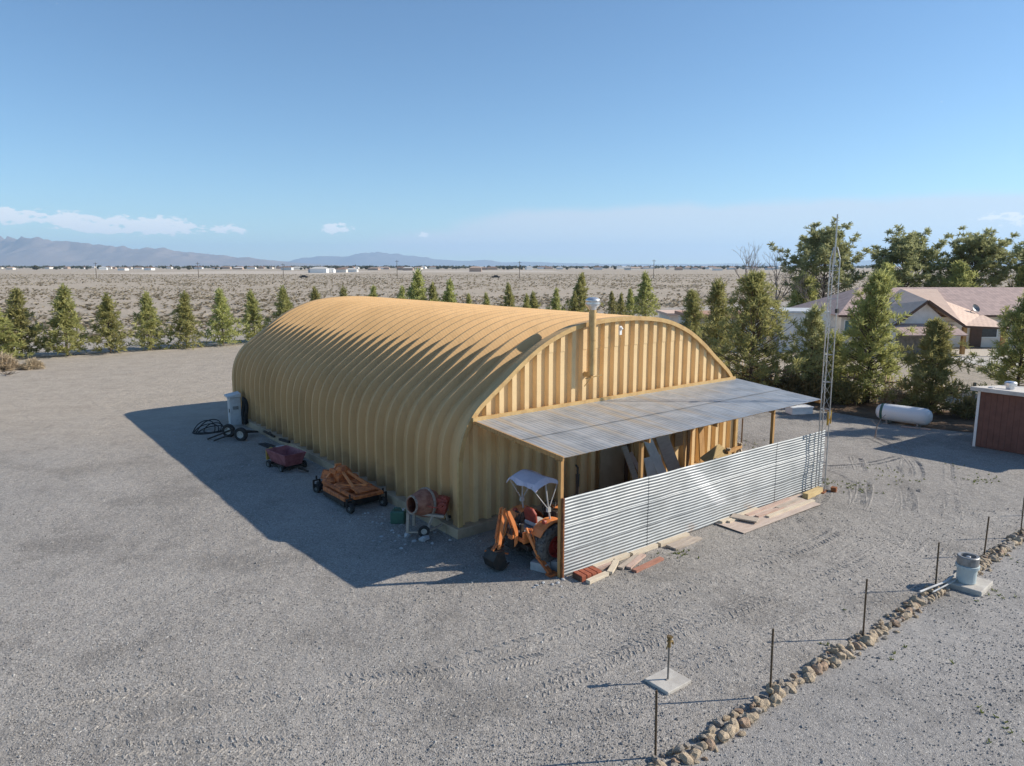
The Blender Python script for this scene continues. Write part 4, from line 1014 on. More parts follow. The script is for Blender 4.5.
track(curve([(-9.0,-2.0),(-6.2,-3.4),(-4.2,-4.9),(-2.0,-5.8)])); track(curve([(-8.6,-4.2),(-5.2,-5.9),(-2.2,-6.6),(1,-6.4)])); track(curve([(-12,3),(-9,-1),(-6,-4)]), strength=.6); track(curve([(2,-7.8),(6,-7.9),(10,-7.2),(14,-6.2)]), strength=.7)
track(curve([(13.5,-5.5),(16,-4.6),(18,-3.2),(19.6,-1.2)]), strength=1.2); track(curve([(12.5,-1),(14,-2.5),(15.8,-3.2),(18,-3.4)]), strength=1.1)
o = tk.build('tyre_tracks', 'gravel'); kind(o, 'stuff')

# ================================================================== RIGHT SIDE: SHED, TANK, BITS
sd = site('garden_shed', 'red-brown grooved timber shed with a white flat roof at the right edge', 'shed', 21.22, -4.45, 0)
b_ = MB(); x = -.0
n = 18; wdt = 3.6
for k in range(n):
    y0 = -wdt*k/n-.004; y1 = -wdt*(k+1)/n+.006
    b_.box(0,.04,y1,y0,.05,2.22)
b_.add([(.012,-wdt,.05),(3.4,-wdt,.05),(3.4,-.004,.05),(.012,-.004,.05),(.012,-wdt,2.22),(3.4,-wdt,1.92),(3.4,-.004,1.92),(.012,-.004,2.22)], [(0,3,2,1),(4,5,6,7),(0,1,5,4),(1,2,6,5),(2,3,7,6),(3,0,4,7)]); b_.build('wall', 'shed', sd)
b_ = MB(); b_.box(-.03,.09,-.02,.07,.0,2.24); b_.build('corner_trim', 'white', sd, bevel=.006)
b_ = MB(); b_.box(-.03,.09,-wdt-.06,-wdt+.03,.0,2.24); b_.build('corner_trim', 'white', sd, bevel=.006)
rf = MB(); rf.add([(-.28,.26,2.25),(3.7,.26,1.92),(3.7,-wdt-.3,1.92),(-.28,-wdt-.3,2.25),(-.28,.26,2.40),(3.7,.26,2.06),(3.7,-wdt-.3,2.06),(-.28,-wdt-.3,2.40)], [(0,3,2,1),(4,5,6,7),(0,1,5,4),(1,2,6,5),(2,3,7,6),(3,0,4,7)]); roof_o = rf.build('roof', 'shedroof', sd, bevel=.01)
b_ = MB(); b_.lathe([(.15,2.28),(.15,2.46),(.21,2.48),(.21,2.58),(.16,2.62),(.001,2.64)], 20, Matrix.Translation((.75,-.75,0))); b_.build('roof_vent', 'galvcap', roof_o)
b_ = MB(); b_.box(.15,.4,-.35,-.2,2.33,2.40); b_.build('roof_patch', 'lightgrey', roof_o)
# propane tank
a, b = Vector((16.62,31.80,.50)), Vector((18.12,30.35,.50)); d = (b-a).normalized(); rz = math.atan2(d.y, d.x); cen_ = (a+b)/2
tk_ = thing('gas_tank', 'white horizontal gas tank with domed ends lying on short legs by the pines', 'tank', (cen_.x, cen_.y, 0), rz)
q = Matrix.Translation((0,0,.52)) @ Matrix.Rotation(R(90), 4, 'Y')
prof = [(.001,-1.14),(.15,-1.12),(.27,-1.05),(.345,-.93),(.37,-.8),(.37,.8),(.345,.93),(.27,1.05),(.15,1.12),(.001,1.14)]
b_ = MB(); b_.lathe(prof, 30, q); b_.build('tank_shell', 'tank', tk_, smooth=True)
b_ = MB(); b_.lathe([(.374,-.90),(.38,-.88),(.38,-.80),(.374,-.79)], 30, q); b_.build('dark_band', 'green', tk_)
for x in (-.62, .62):
    b_ = MB(); b_.box(x-.04,x+.04,-.22,.22,.02,.20); b_.cbox((x,0,.03),(.2,.6,.06)); b_.build('leg', 'grey', tk_)
b_ = MB(); b_.bar((.75,-.32,.02),(1.2,-.36,.03),.12,.05); b_.bar((.1,-.5,.02),(.75,-.42,.03),.1,.05); o = b_.build('timber_offcut', 'pink_timber'); o.location = (cen_.x, cen_.y, .04); o.rotation_euler.z = rz; tag(o, 'reddish timber offcuts on the ground below the white gas tank', 'timber')
def crate(name, label, x, y, d, rz, mat, cat='box'):
    t_ = thing(name, label, cat, (x, y, .03), rz); b_ = MB(); b_.box(-d[0]/2,d[0]/2,-d[1]/2,d[1]/2,0,d[2]); b_.build('box_body', mat, t_, bevel=.02)
    b_ = MB(); b_.box(-d[0]/2-.03,d[0]/2+.03,-d[1]/2-.03,d[1]/2+.03,d[2],d[2]+.06); b_.build('box_lid', mat, t_, bevel=.01); return t_
crate('utility_box', 'low white box on the gravel beyond the right end of the lean-to roof', 13.75, 33.6, (1.1,.6,.30), R(12), 'white')
crate('utility_box', 'small upright white cabinet before the shrubs above the lean-to roof', 13.8, 38.4, (.5,.4,.85), R(5), 'cabinet')
sp = MB(); sp.tube([(0,0,0),(0,0,1.25)], .03, 8); o = sp.build('steel_stake', 'darkpost'); o.location = (8.83,26.78,0); tag(o, 'dark steel stake standing in the gravel behind the lean-to, seen under its roof', 'stake')
sp = MB(); sp.tube([(0,0,.02),(.05,.02,.5),(.12,-.03,.75),(.3,-.1,1.0)], [.03,.022,.015,.008], 6); sp.tube([(.05,.02,.5),(-.2,.05,.75)], .01, 5); o = sp.build('dead_sapling', 'baregrey'); o.location = (14.9,28.6,.03); tag(o, 'small dead bare sapling in the gravel left of the gas tank', 'sapling')
# picket fence behind the pines
pf = thing('paling_fence', 'tan timber paling fence running behind the right-hand pines', 'fence', (0,0,0))
P0, P1 = Vector((13.2,41.6,0)), Vector((23.4,31.4,0)); dd = (P1-P0); ln = dd.length; dd.normalize()
b_ = MB(); k = 0; x = 0; rr = random.Random(4)
while x < ln:
    c_ = P0+dd*x
    if rr.random() > .12: b_.bar((c_.x,c_.y,.03),(c_.x+rr.uniform(-.02,.02),c_.y,1.5+rr.uniform(-.05,.05)),.13,.02,dd)
    x += .17
b_.build('palings', 'fencewood', pf)
for k in range(7):
    c_ = P0+dd*(ln*k/6)+Vector((dd.y,-dd.x,0))*-.05; MB().box(-.05,.05,-.05,.05,0,1.6).build('fence_post', 'fencewood', pf).location = c_
for z in (.4,1.2): MB().bar(P0+Vector((0,0,z))+Vector((.04,.04,0)), P1+Vector((0,0,z))+Vector((.04,.04,0)), .05,.08).build('rail', 'fencewood', pf)

# ================================================================== NEIGHBOUR HOUSES
def quad_roof(mb, uvs, pts):
    n = len(mb.v); a = Vector(pts[0]); ux_ = (Vector(pts[1])-a).normalized(); nn = ux_.cross(Vector(pts[-1])-a).normalized(); vx = nn.cross(ux_)
    for p in pts: mb.v.append(tuple(p)); dlt = Vector(p)-a; uvs.append((dlt.dot(ux_), dlt.dot(vx)))
    mb.f.append(tuple(range(n, n+len(pts))))
hs = thing('neighbour_house', 'wide cream house with brown tiled roof and pale porch roof behind the pines', 'house', (0,0,0))
b_ = MB(); b_.box(28.6,52,62.2,72,0,2.78); b_.build('wall', 'stucco', hs)
b_ = MB(); b_.box(30.9,35.0,57.4,62.2,0,2.5); gz = MB()
b_.add([(30.9,57.4,2.5),(35.0,57.4,2.5),(35.0,62.2,2.5),(30.9,62.2,2.5),(32.95,57.4,4.15),(32.95,62.2,4.15)], [(0,1,4),(2,3,5)])
b_.build('gable_wall', 'stuccowhite', hs)
b_ = MB(); b_.box(30.86,35.04,57.3,57.39,0,1.55); b_.build('stone_veneer', 'stone', hs)
mb = MB(); uv = []
ez, rzz = 2.85, 5.05
quad_roof(mb, uv, [(28.0,61.5,ez),(52.6,61.5,ez),(49.0,67,rzz),(32.3,67,rzz)])
quad_roof(mb, uv, [(52.6,72.6,ez),(28.0,72.6,ez),(32.3,67,rzz),(49.0,67,rzz)])
quad_roof(mb, uv, [(28.0,72.6,ez),(28.0,61.5,ez),(32.3,67,rzz)]); quad_roof(mb, uv, [(52.6,61.5,ez),(52.6,72.6,ez),(49.0,67,rzz)])
ro = mb.build('main_roof', 'tilebrown', hs, uvs=uv); md = ro.modifiers.new('thick', 'SOLIDIFY'); md.thickness = .12; md.offset = -1
mb = MB(); uv = []
quad_roof(mb, uv, [(36.0,56.9,2.32),(39.2,66.5,4.9),(36.0,66.7,4.93),(32.95,56.9,4.32)][::1])
quad_roof(mb, uv, [(32.95,56.9,4.32),(36.0,66.7,4.93),(32.0,66.0,3.2),(30.4,56.9,2.35)])
quad_roof(mb, uv, [(36.0,56.88,2.31),(38.6,55.4,2.28),(40.6,62.0,2.9),(38.2,63.6,4.0)])
o = mb.build('wing_roof', 'tiletan', hs, uvs=uv); md = o.modifiers.new('thick', 'SOLIDIFY'); md.thickness = .1; md.offset = -1
mb = MB(); uv = []
quad_roof(mb, uv, [(30.2,55.0,1.75),(35.2,55.0,1.75),(35.2,57.28,2.45),(30.2,57.28,2.45)]); o = mb.build('patio_roof', 'tilebrown', hs, uvs=uv); md = o.modifiers.new('thick', 'SOLIDIFY'); md.thickness = .08
b_ = MB(); b_.bar((32.95,56.84,4.26),(36.02,56.84,2.27),.05,.2); b_.bar((32.95,56.84,4.26),(30.38,56.84,2.28),.05,.2); b_.bar((28,61.44,2.76),(52.6,61.44,2.76),.05,.18); b_.bar((36.0,56.8,2.24),(38.6,55.34,2.2),.06,.16); b_.build('fascia', 'brown', hs)
for (x, y) in ((38.3,55.6), (33.4,55.2), (36.1,57.0)):
    o = MB().box(-.14,.14,-.14,.14,0,2.2).build('porch_post', 'post', hs); o.location = (x, y, 0)
def window(px, py, w, z0, z1, wall_y, shut=None):
    f_ = MB(); f_.box(px-w/2-.08,px+w/2+.08,wall_y-.06,wall_y-.003,z0-.08,z1+.08); fo = f_.build('window', 'white', hs)
    MB().box(px-w/2,px+w/2,wall_y-.075,wall_y-.063,z0,z1).build('pane', 'glass', fo)
    if shut: MB().box(px-w/2,px,wall_y-.09,wall_y-.078,z0,z1).build('shutter', 'teal', fo)
window(29.6,0,1.3,.9,2.3,62.2,True); window(34.2,0,1.2,1.25,1.75,57.25); window(41.5,0,1.4,.9,2.2,62.2); window(46,0,1.4,.9,2.2,62.2)
MB().box(36.4,39.2,62.10,62.19,0,2.2).build('garage_door', 'stuccowhite', hs); MB().box(39.9,40.9,62.1,62.19,0,2.1).build('door', 'brown', hs)
ds = MB(); ds.lathe([(.001,0),(.2,.03),(.32,.1),(.38,.17)], 20, Matrix.Translation((39.9,61.9,3.35)) @ Matrix.Rotation(R(60),4,'X') @ Matrix.Rotation(R(15),4,'Y')); ds.tube([(39.9,61.9,3.35),(39.95,62.4,3.15)], .03, 6); ds.build('satellite_dish', 'grey', hs)
h2 = thing('low_building', 'long low building with a terracotta edged flat roof beyond the small pine', 'building', (17.6,62,0))
MB().box(-2.5,3.6,-2,3,0,2.7).build('wall', 'stucco', h2); MB().box(-2.8,3.9,-2.4,3.3,2.7,3.0).build('roof', 'terracotta', h2); MB().box(-1.6,-.4,-2.07,-2.003,.9,2.0).build('window', 'glass', h2)
h3 = thing('flat_house', 'tan flat roofed house just above the right shoulder of the arched shed', 'house', (16.8,71,0))
MB().box(-1.6,1.6,-2,3,0,2.3).build('wall', 'farwallp' if 'farwallp' in M else 'stucco', h3); MB().box(-1.9,1.9,-2.3,3.3,2.3,2.52).build('roof', 'tiletan', h3); MB().box(.2,1.2,-2.07,-2.003,.9,2.0).build('window', 'glass', h3)
h4 = thing('white_outbuilding', 'white flat roofed outbuilding glimpsed behind the pines left of the lattice mast', 'outbuilding', (24.2,60.5,0), R(-8))
MB().box(-1.9,1.9,-2,3,0,3.2).build('wall', 'stuccowhite', h4)
MB().box(-2.0,2.0,-2.1,3.1,3.2,3.36).build('roof', 'cabinet', h4)
MB().box(-.5,.5,-2.07,-2.003,.02,2.1).build('door', 'cabinet', h4)
def px(u, y): return (u-512)/715*y     # bearing to site x at range y
# ================================================================== VEGETATION
def tuft(V, F, c, d, ln, wd, nb, rr, spread=1.0):
    for _ in range(nb):
        v = Vector((rr.gauss(0,1), rr.gauss(0,1), rr.gauss(0,1))); v.normalize()
        e = (d*rr.uniform(.25,1.0)+v*spread).normalized()
        sd_ = e.cross(Vector((rr.gauss(0,1), rr.gauss(0,1), rr.gauss(0,1)))).normalized()*wd*rr.uniform(.7,1.3)
        o = c+v*ln*.12; tp = c+e*ln*rr.uniform(.65,1.2); n = len(V)
        V.extend([tuple(o-sd_*.5), tuple(o+sd_*.5), tuple(tp+sd_*.28), tuple(tp-sd_*.28)]); F.append((n, n+1, n+2, n+3))
def conifer(seed, H, Rb, shape, nbr, ntuft, ln, wd, nb, lo=.04, up=(.25,.8), lean=.03, limbs=True, start=.35):
    rr = random.Random(seed); V = []; F = []; T = MB()
    off = (rr.uniform(-lean,lean)*H, rr.uniform(-lean,lean)*H)
    def axis(u): return Vector((off[0]*u*u+.03*H*math.sin(u*3+seed)*u*(1-u)*2, off[1]*u*u, H*u))
    T.tube([axis(u) for u in (0,.15,.35,.55,.75,.95)], [H*.017,H*.014,H*.011,H*.008,H*.005,H*.002], 8)
    az = rr.random()*6.28
    for k in range(nbr):
        u = lo+(.97-lo)*((k+rr.random())/nbr)**.95; az += 2.4+rr.uniform(-.5,.5)
        lump = .66+.62*max(0, mnoise.noise(Vector((math.cos(az)*1.4, math.sin(az)*1.4, u*5+seed*3.1)))+.42)
        bl = Rb*shape(u)*rr.uniform(.62,1.12)*lump
        el = up[0]+(up[1]-up[0])*u+rr.uniform(-.2,.25)
        d0 = Vector((math.cos(az)*math.cos(el), math.sin(az)*math.cos(el), math.sin(el)))
        b0 = axis(u*.96); cv_ = .22*bl
        pts = [b0+d0*bl*x+Vector((0,0,cv_*x*x)) for x in (0,.35,.7,1)]
        if limbs and bl > .5: T.tube(pts, [H*.0045,H*.0035,H*.0022,H*.001], 5, False)
        m_ = max(2, int(ntuft*(.35+.65*bl/Rb)))
        # needles sit in clumps on side shoots, open air between them
        nc = max(1, int(round(m_/2.6)))
        for g in range(nc):
            x = start+(1-start)*((g+.4+rr.random()*.6)/nc); sp_ = .34*bl*(1.15-x*.7)
            side = Vector((-d0.y, d0.x, 0))*(rr.choice((-1,1))*rr.uniform(.2,1)*sp_) + Vector((0,0,rr.uniform(-.15,.5)*sp_))
            cc = b0+d0*bl*x+Vector((0,0,cv_*x*x))+(side if g < nc-1 else Vector((0,0,0)))
            dd_ = (d0+side*.8+Vector((0,0,.45))).normalized()
            for q_ in range(3):
                c = cc+Vector((rr.gauss(0,1),rr.gauss(0,1),rr.gauss(0,.8)))*ln*.32
                tuft(V, F, c, dd_, ln, wd, nb, rr)
    tuft(V, F, axis(.97), Vector((0,0,1)), ln*1.2, wd, nb*2, rr, .5)
    mz = max(v[2] for v in V); V = [(v[0], v[1], v[2]*H/mz) for v in V]; T.v = [(v[0], v[1], v[2]*H/mz) for v in T.v]
    me = bpy.data.meshes.new('crown'); me.from_pydata(V, [], F)
    return me, T.mesh('trunk', M['bark'])
def tree(name, label, x, y, me_tr, mat, rz=0, sc=1.0, group=None, cat='tree'):
    t_ = thing(name, label, cat, (x, y, .0), rz, group); cm, tm = me_tr
    cm = cm if cm.users == 0 or (cm.materials and cm.materials[0] is M[mat]) else cm.copy()
    if not cm.materials: cm.materials.append(M[mat])
    elif cm.materials[0] is not M[mat]: cm.materials[0] = M[mat]
    o = bpy.data.objects.new('crown', cm); COL.objects.link(o); o.parent = t_
    o = bpy.data.objects.new('trunk', tm); COL.objects.link(o); o.parent = t_
    t_.scale = (sc, sc, sc) if not isinstance(sc, tuple) else sc
    return t_
cone = lambda u: (min(1, (u+.16)/.20))**.5*(1-u)**1.2*1.05+.045
row_lib = [conifer(100+i, 5.0, 2.0, cone, 92, 8, .32, .075, 7, .012, (-.05,.9), start=.12) for i in range(5)]
row = [(-7.6,50.6,4.8,1.15),(-6.05,52.0,5.5,1.1),(-3.14,50.8,5.8,1.02),(-.12,50.9,4.95,1.05),(2.92,51.2,5.05,.95),(5.72,51.0,5.05,1.0),(8.88,51.4,5.2,1.0),(11.93,52.2,4.95,.95),(14.6,51.4,5.3,.9),(17.4,51,5.25,.85),(20.5,51,5.25,.85),(23.6,51,5.2,.85),(26.8,51,5.15,.8),(28.9,51.4,6.85,.95),(30.6,50.8,5.5,.8),(32.7,51,5.85,.85),(35.4,51.2,4.1,.8),(37.7,51,4.2,.75),(40.9,51,5.2,.8),(43.4,51,3.95,.75),(44.7,51.2,4.2,.9),(48.1,51,4.5,.9),(50.9,50.8,4.1,.8),(52.3,51.2,6.3,.95),(57.8,51,3.95,.8),(59.4,51,3.7,.8),(61.4,51.2,4.2,.9),(64.2,51,6.5,1.05)]
ords = ['first','second','third','fourth','fifth','sixth','seventh','eighth','ninth','tenth','eleventh','twelfth','thirteenth','fourteenth','fifteenth','sixteenth','seventeenth','eighteenth','nineteenth','twentieth','twenty-first','twenty-second','twenty-third','twenty-fourth','twenty-fifth','twenty-sixth','twenty-seventh','twenty-eighth']
for i, (s, t, h_, wd_) in enumerate(row):
    p = L(s, t); behind = i >= 9
    lab = (f'{ords[i]} young pine from the left, its top showing over the shed roof' if behind else f'{ords[i]} bushy young pine from the left in the row behind the yard')
    k = h_/5.0
    tree('pine_tree', lab, p.x, p.y, row_lib[i % 5], 'pine', i*1.9, (k*wd_, k*wd_, k), 'young pines in the row behind the yard')
# pines standing right of the shed
bush_cone = lambda u: (min(1, (u+.08)/.25))**.5*(1-u)**.78*1.08+.06
def near(seed, H, Rb, nbr, mat): return conifer(seed, H, Rb, bush_cone, int(nbr*1.45), 10, .29, .045, 11, .02, (.05,.95), .05, start=.1)
tree('pine_tree', 'broad bushy pine standing just right of the shed roof, widest of the nearer pines', 12.9, 38.2, near(201, 6.9, 3.2, 110, ''), 'pine', .4)
tree('pine_tree', 'slender ragged pine left of the broad bushy pine by the shed roof', 12.2, 42.4, near(202, 6.4, 1.7, 64, ''), 'pine', 1.4)
tree('pine_tree', 'thin pale green pine close behind the lattice mast', 15.9, 37.8, near(203, 5.2, 2.0, 56, ''), 'pinelight', 2.0)
tree('pine_tree', 'tall spreading pine standing just behind the dark end of the gas tank', 18.4, 36.4, near(204, 7.0, 2.5, 110, ''), 'pine', .2)
tree('pine_tree', 'shorter cone shaped pine between the gas tank and the garden shed', 19.9, 33.4, near(205, 4.7, 1.85, 80, ''), 'pine', 1.1)
tree('pine_tree', 'pine at the right edge rising behind the garden shed roof', 27.2, 38.0, near(206, 5.8, 2.5, 90, ''), 'pine', 2.6)
tree('pine_tree', 'small narrow cone pine touching the right shoulder of the arched shed', 14.9, 59.5, near(207, 5.2, 1.7, 70, ''), 'pine', .8)
tree('pine_tree', 'tall pine out past the garden shed whose shadow reaches over the gravel', 25.8, 30.9, near(209, 8.2, 2.9, 90, ''), 'pine', .6)
tree('pine_tree', 'second tall pine past the garden shed, behind the first one', 28.6, 33.3, near(210, 8.8, 3.0, 90, ''), 'pine', 1.6)
tree('pine_tree', 'low bushy pine left of the tall spreading pine, by the mast foot', 17.2, 38.6, near(208, 3.7, 2.1, 70, ''), 'pine', 3.0)
round_ = lambda u: max(.05, (1-abs((u-.50)/.52)**2.0))**.6*1.0+.05
def bigpine(seed, H, Rb): return conifer(seed, H, Rb*1.12, round_, 92, 13, .55, .13, 13, .26, (.2,1.0), .05, True, .5)
tree('pine_tree', 'large round topped dark pine towering behind the lattice mast', 37.2, 86, bigpine(301, 12.6, 5.2), 'pinedark', .5, 1, 'large pines behind the house')
tree('pine_tree', 'large pine above the left end of the brown tiled roof ridge', 46.8, 86, bigpine(302, 12.2, 4.3), 'pinedark', 1.5, 1, 'large pines behind the house')
tree('pine_tree', 'large open branched pine above the right part of the brown tiled roof', 54.6, 86, bigpine(303, 11.9, 4.7), 'pinedark', 2.5, 1, 'large pines behind the house')
tree('pine_tree', 'large dark pine cut by the right edge of the picture', 62.0, 84, bigpine(304, 10.9, 4.0), 'pinedark', 3.5, 1, 'large pines behind the house')
for i, (x, y, H, Rb, lab) in enumerate(((50.2,81,7.8,2.6,'lower olive pine filling the gap between the two large pines over the roof'),(58.4,82,7.6,2.9,'lower olive pine between the open branched pine and the right picture edge'),(42.6,82,7.6,2.4,'lower olive pine between the round topped pine and the roof ridge'),(33.2,82,6.6,2.4,'dull green pine low behind the left foot of the round topped pine'))):
    tree('pine_tree', lab, x, y, conifer(320+i, H, Rb, bush_cone, 80, 8, .55, .13, 8, .1), 'pine', i)
# shrubs
def shrub_mesh(seed, r, h, n, ln, wd, stems=True):
    rr = random.Random(seed); V = []; F = []; T = MB()
    for k in range(n):
        a = rr.random()*6.28; q_ = rr.random()**.5; z = h*(1-q_*q_*.8)*rr.uniform(.25,1)
        lump = .75+.5*mnoise.noise(Vector((math.cos(a)*2, math.sin(a)*2, seed)))
        c = Vector((math.cos(a)*r*q_*lump, math.sin(a)*r*q_*lump, z)); d = Vector((c.x, c.y, h*.5)).normalized()
        tuft(V, F, c, d, ln, wd, 7, rr)
        if k % 8 == 0: T.tube([(c.x*.1,c.y*.1,0), (c.x*.6,c.y*.6,z*.6), tuple(c)], [.02,.013,.006], 5, False)
    me = bpy.data.meshes.new('foliage'); me.from_pydata(V, [], F); return me, T.mesh('stem', M['bark'])
def shrub(name, label, x, y, lib, mat, rz, sc, group=None):
    t_ = thing(name, label, 'shrub', (x, y, 0.02), rz, group); fm, sm = lib
    if not fm.materials: fm.materials.append(M[mat])
    elif fm.materials[0] is not M[mat]: fm = fm.copy(); fm.materials[0] = M[mat]
    for nm, me in (('foliage', fm), ('stem', sm)): o = bpy.data.objects.new(nm, me); COL.objects.link(o); o.parent = t_
    t_.scale = (sc, sc, sc); return t_
slib = [shrub_mesh(400+i, 1.0, 1.25, 170, .26, .055) for i in range(3)]
sl = [(10.9,41.2,1.2,'shrub','olive shrub peeking out right against the arched shed end'),(12.0,39.0,1.1,'shrub','olive shrub at the foot of the slender ragged pine'),(13.4,37.2,1.0,'shrub','brownish shrub in front of the broad bushy pine trunk'),(14.6,37.0,1.25,'shrub','dark green shrub just right of the small white cabinet'),(15.7,36.6,1.15,'shrub','dense olive shrub left of the lattice mast, at the litter bed edge'),(17.0,36.0,1.1,'shrub','leafy shrub right of the lattice mast before the paling fence'),(18.9,34.6,1.0,'dry','dry brown shrub between the two pines behind the gas tank'),(19.2,33.4,.8,'shrub','yellow green shrub rising over the middle of the gas tank'),(21.2,32.6,.85,'shrub','low shrub left of the garden shed corner'),(13.9,40.4,1.3,'shrub','tall olive shrub behind the broad bushy pine')]
for i, (x, y, sc, mt, lab) in enumerate(sl): shrub('shrub', lab, x, y, slib[i % 3], mt, i*1.3, sc)
dlib = shrub_mesh(450, 1.3, 1.2, 240, .34, .05)
shrub('dry_bush', 'pale dry brush heap at the left edge before the pine row', -34.6, 48.0, dlib, 'dry', 0, .95)
shrub('dry_bush', 'smaller pale dry brush right beside the brush heap at the left edge', -32.9, 48.6, dlib, 'dry', 2, .6)
db = MB(); rr = random.Random(2)
for k in range(9):
    a = rr.random()*6.28; p = Vector((0,0,.1)); pts = [tuple(p)]
    for j in range(3): p = p+Vector((math.cos(a)*.5, math.sin(a)*.35, rr.uniform(-.05,.25))); a += rr.uniform(-.5,.5); pts.append(tuple(p))
    db.tube(pts, [.04,.03,.02,.01], 5, False)
o = db.build('dead_branch', 'bark'); o.location = (-32.6,45.6,.03); o.scale = (.6,.6,.6); tag(o, 'dark fallen dead branch on the gravel before the dry brush', 'branch')
# bare trees
def bare(seed, H, spread, depth=5):
    rr = random.Random(seed); T = MB()
    def grow(p, d, ln, r, lv):
        pts = [p]; q_ = p; dd = d
        for j in range(3): dd = (dd+Vector((rr.gauss(0,.12), rr.gauss(0,.12), .05))).normalized(); q_ = q_+dd*ln/3; pts.append(q_)
        T.tube(pts, [r, r*.85, r*.75, r*.62], 5 if lv > 2 else 4, False)
        if lv == 0: return
        for k in range(rr.choice((2,3,3))):
            a = rr.random()*6.28; e = (dd+Vector((math.cos(a), math.sin(a), rr.uniform(-.1,.5)))*spread).normalized()
            grow(pts[rr.choice((2,3,3))], e, ln*rr.uniform(.6,.82), r*.58, lv-1)
    grow(Vector((0,0,0)), Vector((0,0,1)), H*.32, H*.016, depth); return T.mesh('trunk', M['baregrey'])
def bare_tree(label, x, y, seed, H, spread, depth=5):
    o = bpy.data.objects.new('bare_tree', bare(seed, H, spread, depth)); COL.objects.link(o); o.location = (x, y, 0); tag(o, label, 'tree')
bare_tree('leafless grey tree left of the round topped pine, in front of the horizon', 26.4, 80, 1, 9.6, .55)
bare_tree('second leafless grey tree between the first bare tree and the round topped pine', 29.8, 84, 2, 9.4, .6)
bare_tree('low purplish leafless thicket tree behind the small narrow cone pine', 19.0, 78, 3, 5.6, .8)
bare_tree('broad low leafless tree left of the broad bushy pine top', 22.6, 80, 4, 5.8, .85)
bare_tree('leafless tree behind the roof beside the open branched pine', 60.5, 90, 5, 10.5, .55)
bare_tree('pale leafless tree at the left foot of the large round topped pine', 33.4, 80, 6, 6.6, .75)

# desert scrub on the open plain, countless small bushes
def scrub():
    rr = random.Random(17); V = []; F = []; n_ = 0
    while n_ < 21000:
        d = 64+(620-64)*rr.random()**1.55; x = rr.uniform(-.82,.80)*d
        s = (x-BX)*UX+(d-BY)*UY; t = (x-BX)*LX+(d-BY)*LY
        if t < 64.5: continue
        if 421 < d < 434: continue
        if x > 30 and d < 100: continue
        if mnoise.noise(Vector((x*.022, d*.018, 3)))+.9*mnoise.noise(Vector((x*.09, d*.06, 8)))+rr.uniform(-.4,.4) < -.16: continue
        n_ += 1; r = (.16+.42*rr.random()**2.2)*(1 if d < 250 else 1.2); h_ = r*rr.uniform(.65,1.05)
        nb = 9 if d < 180 else 6; c0 = Vector((x, d, 0))
        for k in range(nb):
            a = rr.random()*6.28; e = Vector((math.cos(a)*r, math.sin(a)*r, h_*rr.uniform(.4,1.1))); sd_ = Vector((-math.sin(a), math.cos(a), 0))*r*.55
            n = len(V); V.extend([tuple(c0+sd_*-.4), tuple(c0+sd_*.4), tuple(c0+e+sd_), tuple(c0+e-sd_)]); F.append((n,n+1,n+2,n+3))
    me = bpy.data.meshes.new('desert_scrub'); me.from_pydata(V, [], F); me.materials.append(M['scrub']); return me
V = []; F = []; rr = random.Random(91)
for k in range(1500):
    u = rr.uniform(-40, 1060); y = rr.uniform(1900, 3300); h_ = rr.uniform(4, 9)
    if mnoise.noise(Vector((u*.03, 2, 7))) < -.22 and rr.random() < .7: continue
    for j in range(7):
        d = Vector((rr.gauss(0,1), rr.gauss(0,1), rr.gauss(0,.6))).normalized(); tuft(V, F, Vector((px(u,y)+d.x*h_*.6, y+d.y*h_*.4, h_*.5+d.z*h_*.3)), d, h_*.45, h_*.5, 3, rr)
me = bpy.data.meshes.new('treeline'); me.from_pydata(V, [], F); me.materials.append(M['fartree']); o = bpy.data.objects.new('distant_treeline', me); COL.objects.link(o); kind(o, 'stuff')
o = bpy.data.objects.new('desert_scrub', scrub()); COL.objects.link(o); kind(o, 'stuff')
# green weeds in the gravel
V = []; F = []; rr = random.Random(31)
for (s0, t0, n, sp_) in ((3.55,-4.25,16,.16),(12.1,-3.2,30,.3),(12.3,-4.2,22,.3),(13.4,-4.4,9,.4),(14.6,-4.9,10,.35),(16.2,-6.4,22,.3),(16.9,-6.3,10,.2),(17.6,-5.2,6,.2),(13.9,2.2,26,.6),(14.6,1.2,14,.5),(2.2,-11.6,8,.25),(9.0,-11.4,5,.2),(15,-3.9,8,.3),(7.2,-9.75,8,.25),(10,-9.6,10,.5),(3,-9.5,8,.6)):
    for k in range(n):
        c = L(s0+rr.gauss(0,sp_), t0+rr.gauss(0,sp_), .03); tuft(V, F, c, Vector((0,0,1)), .055, .022, 6, rr, 1.1)
me = bpy.data.meshes.new('weeds'); me.from_pydata(V, [], F); me.materials.append(M['weed']); o = bpy.data.objects.new('weeds', me); COL.objects.link(o); kind(o, 'stuff')

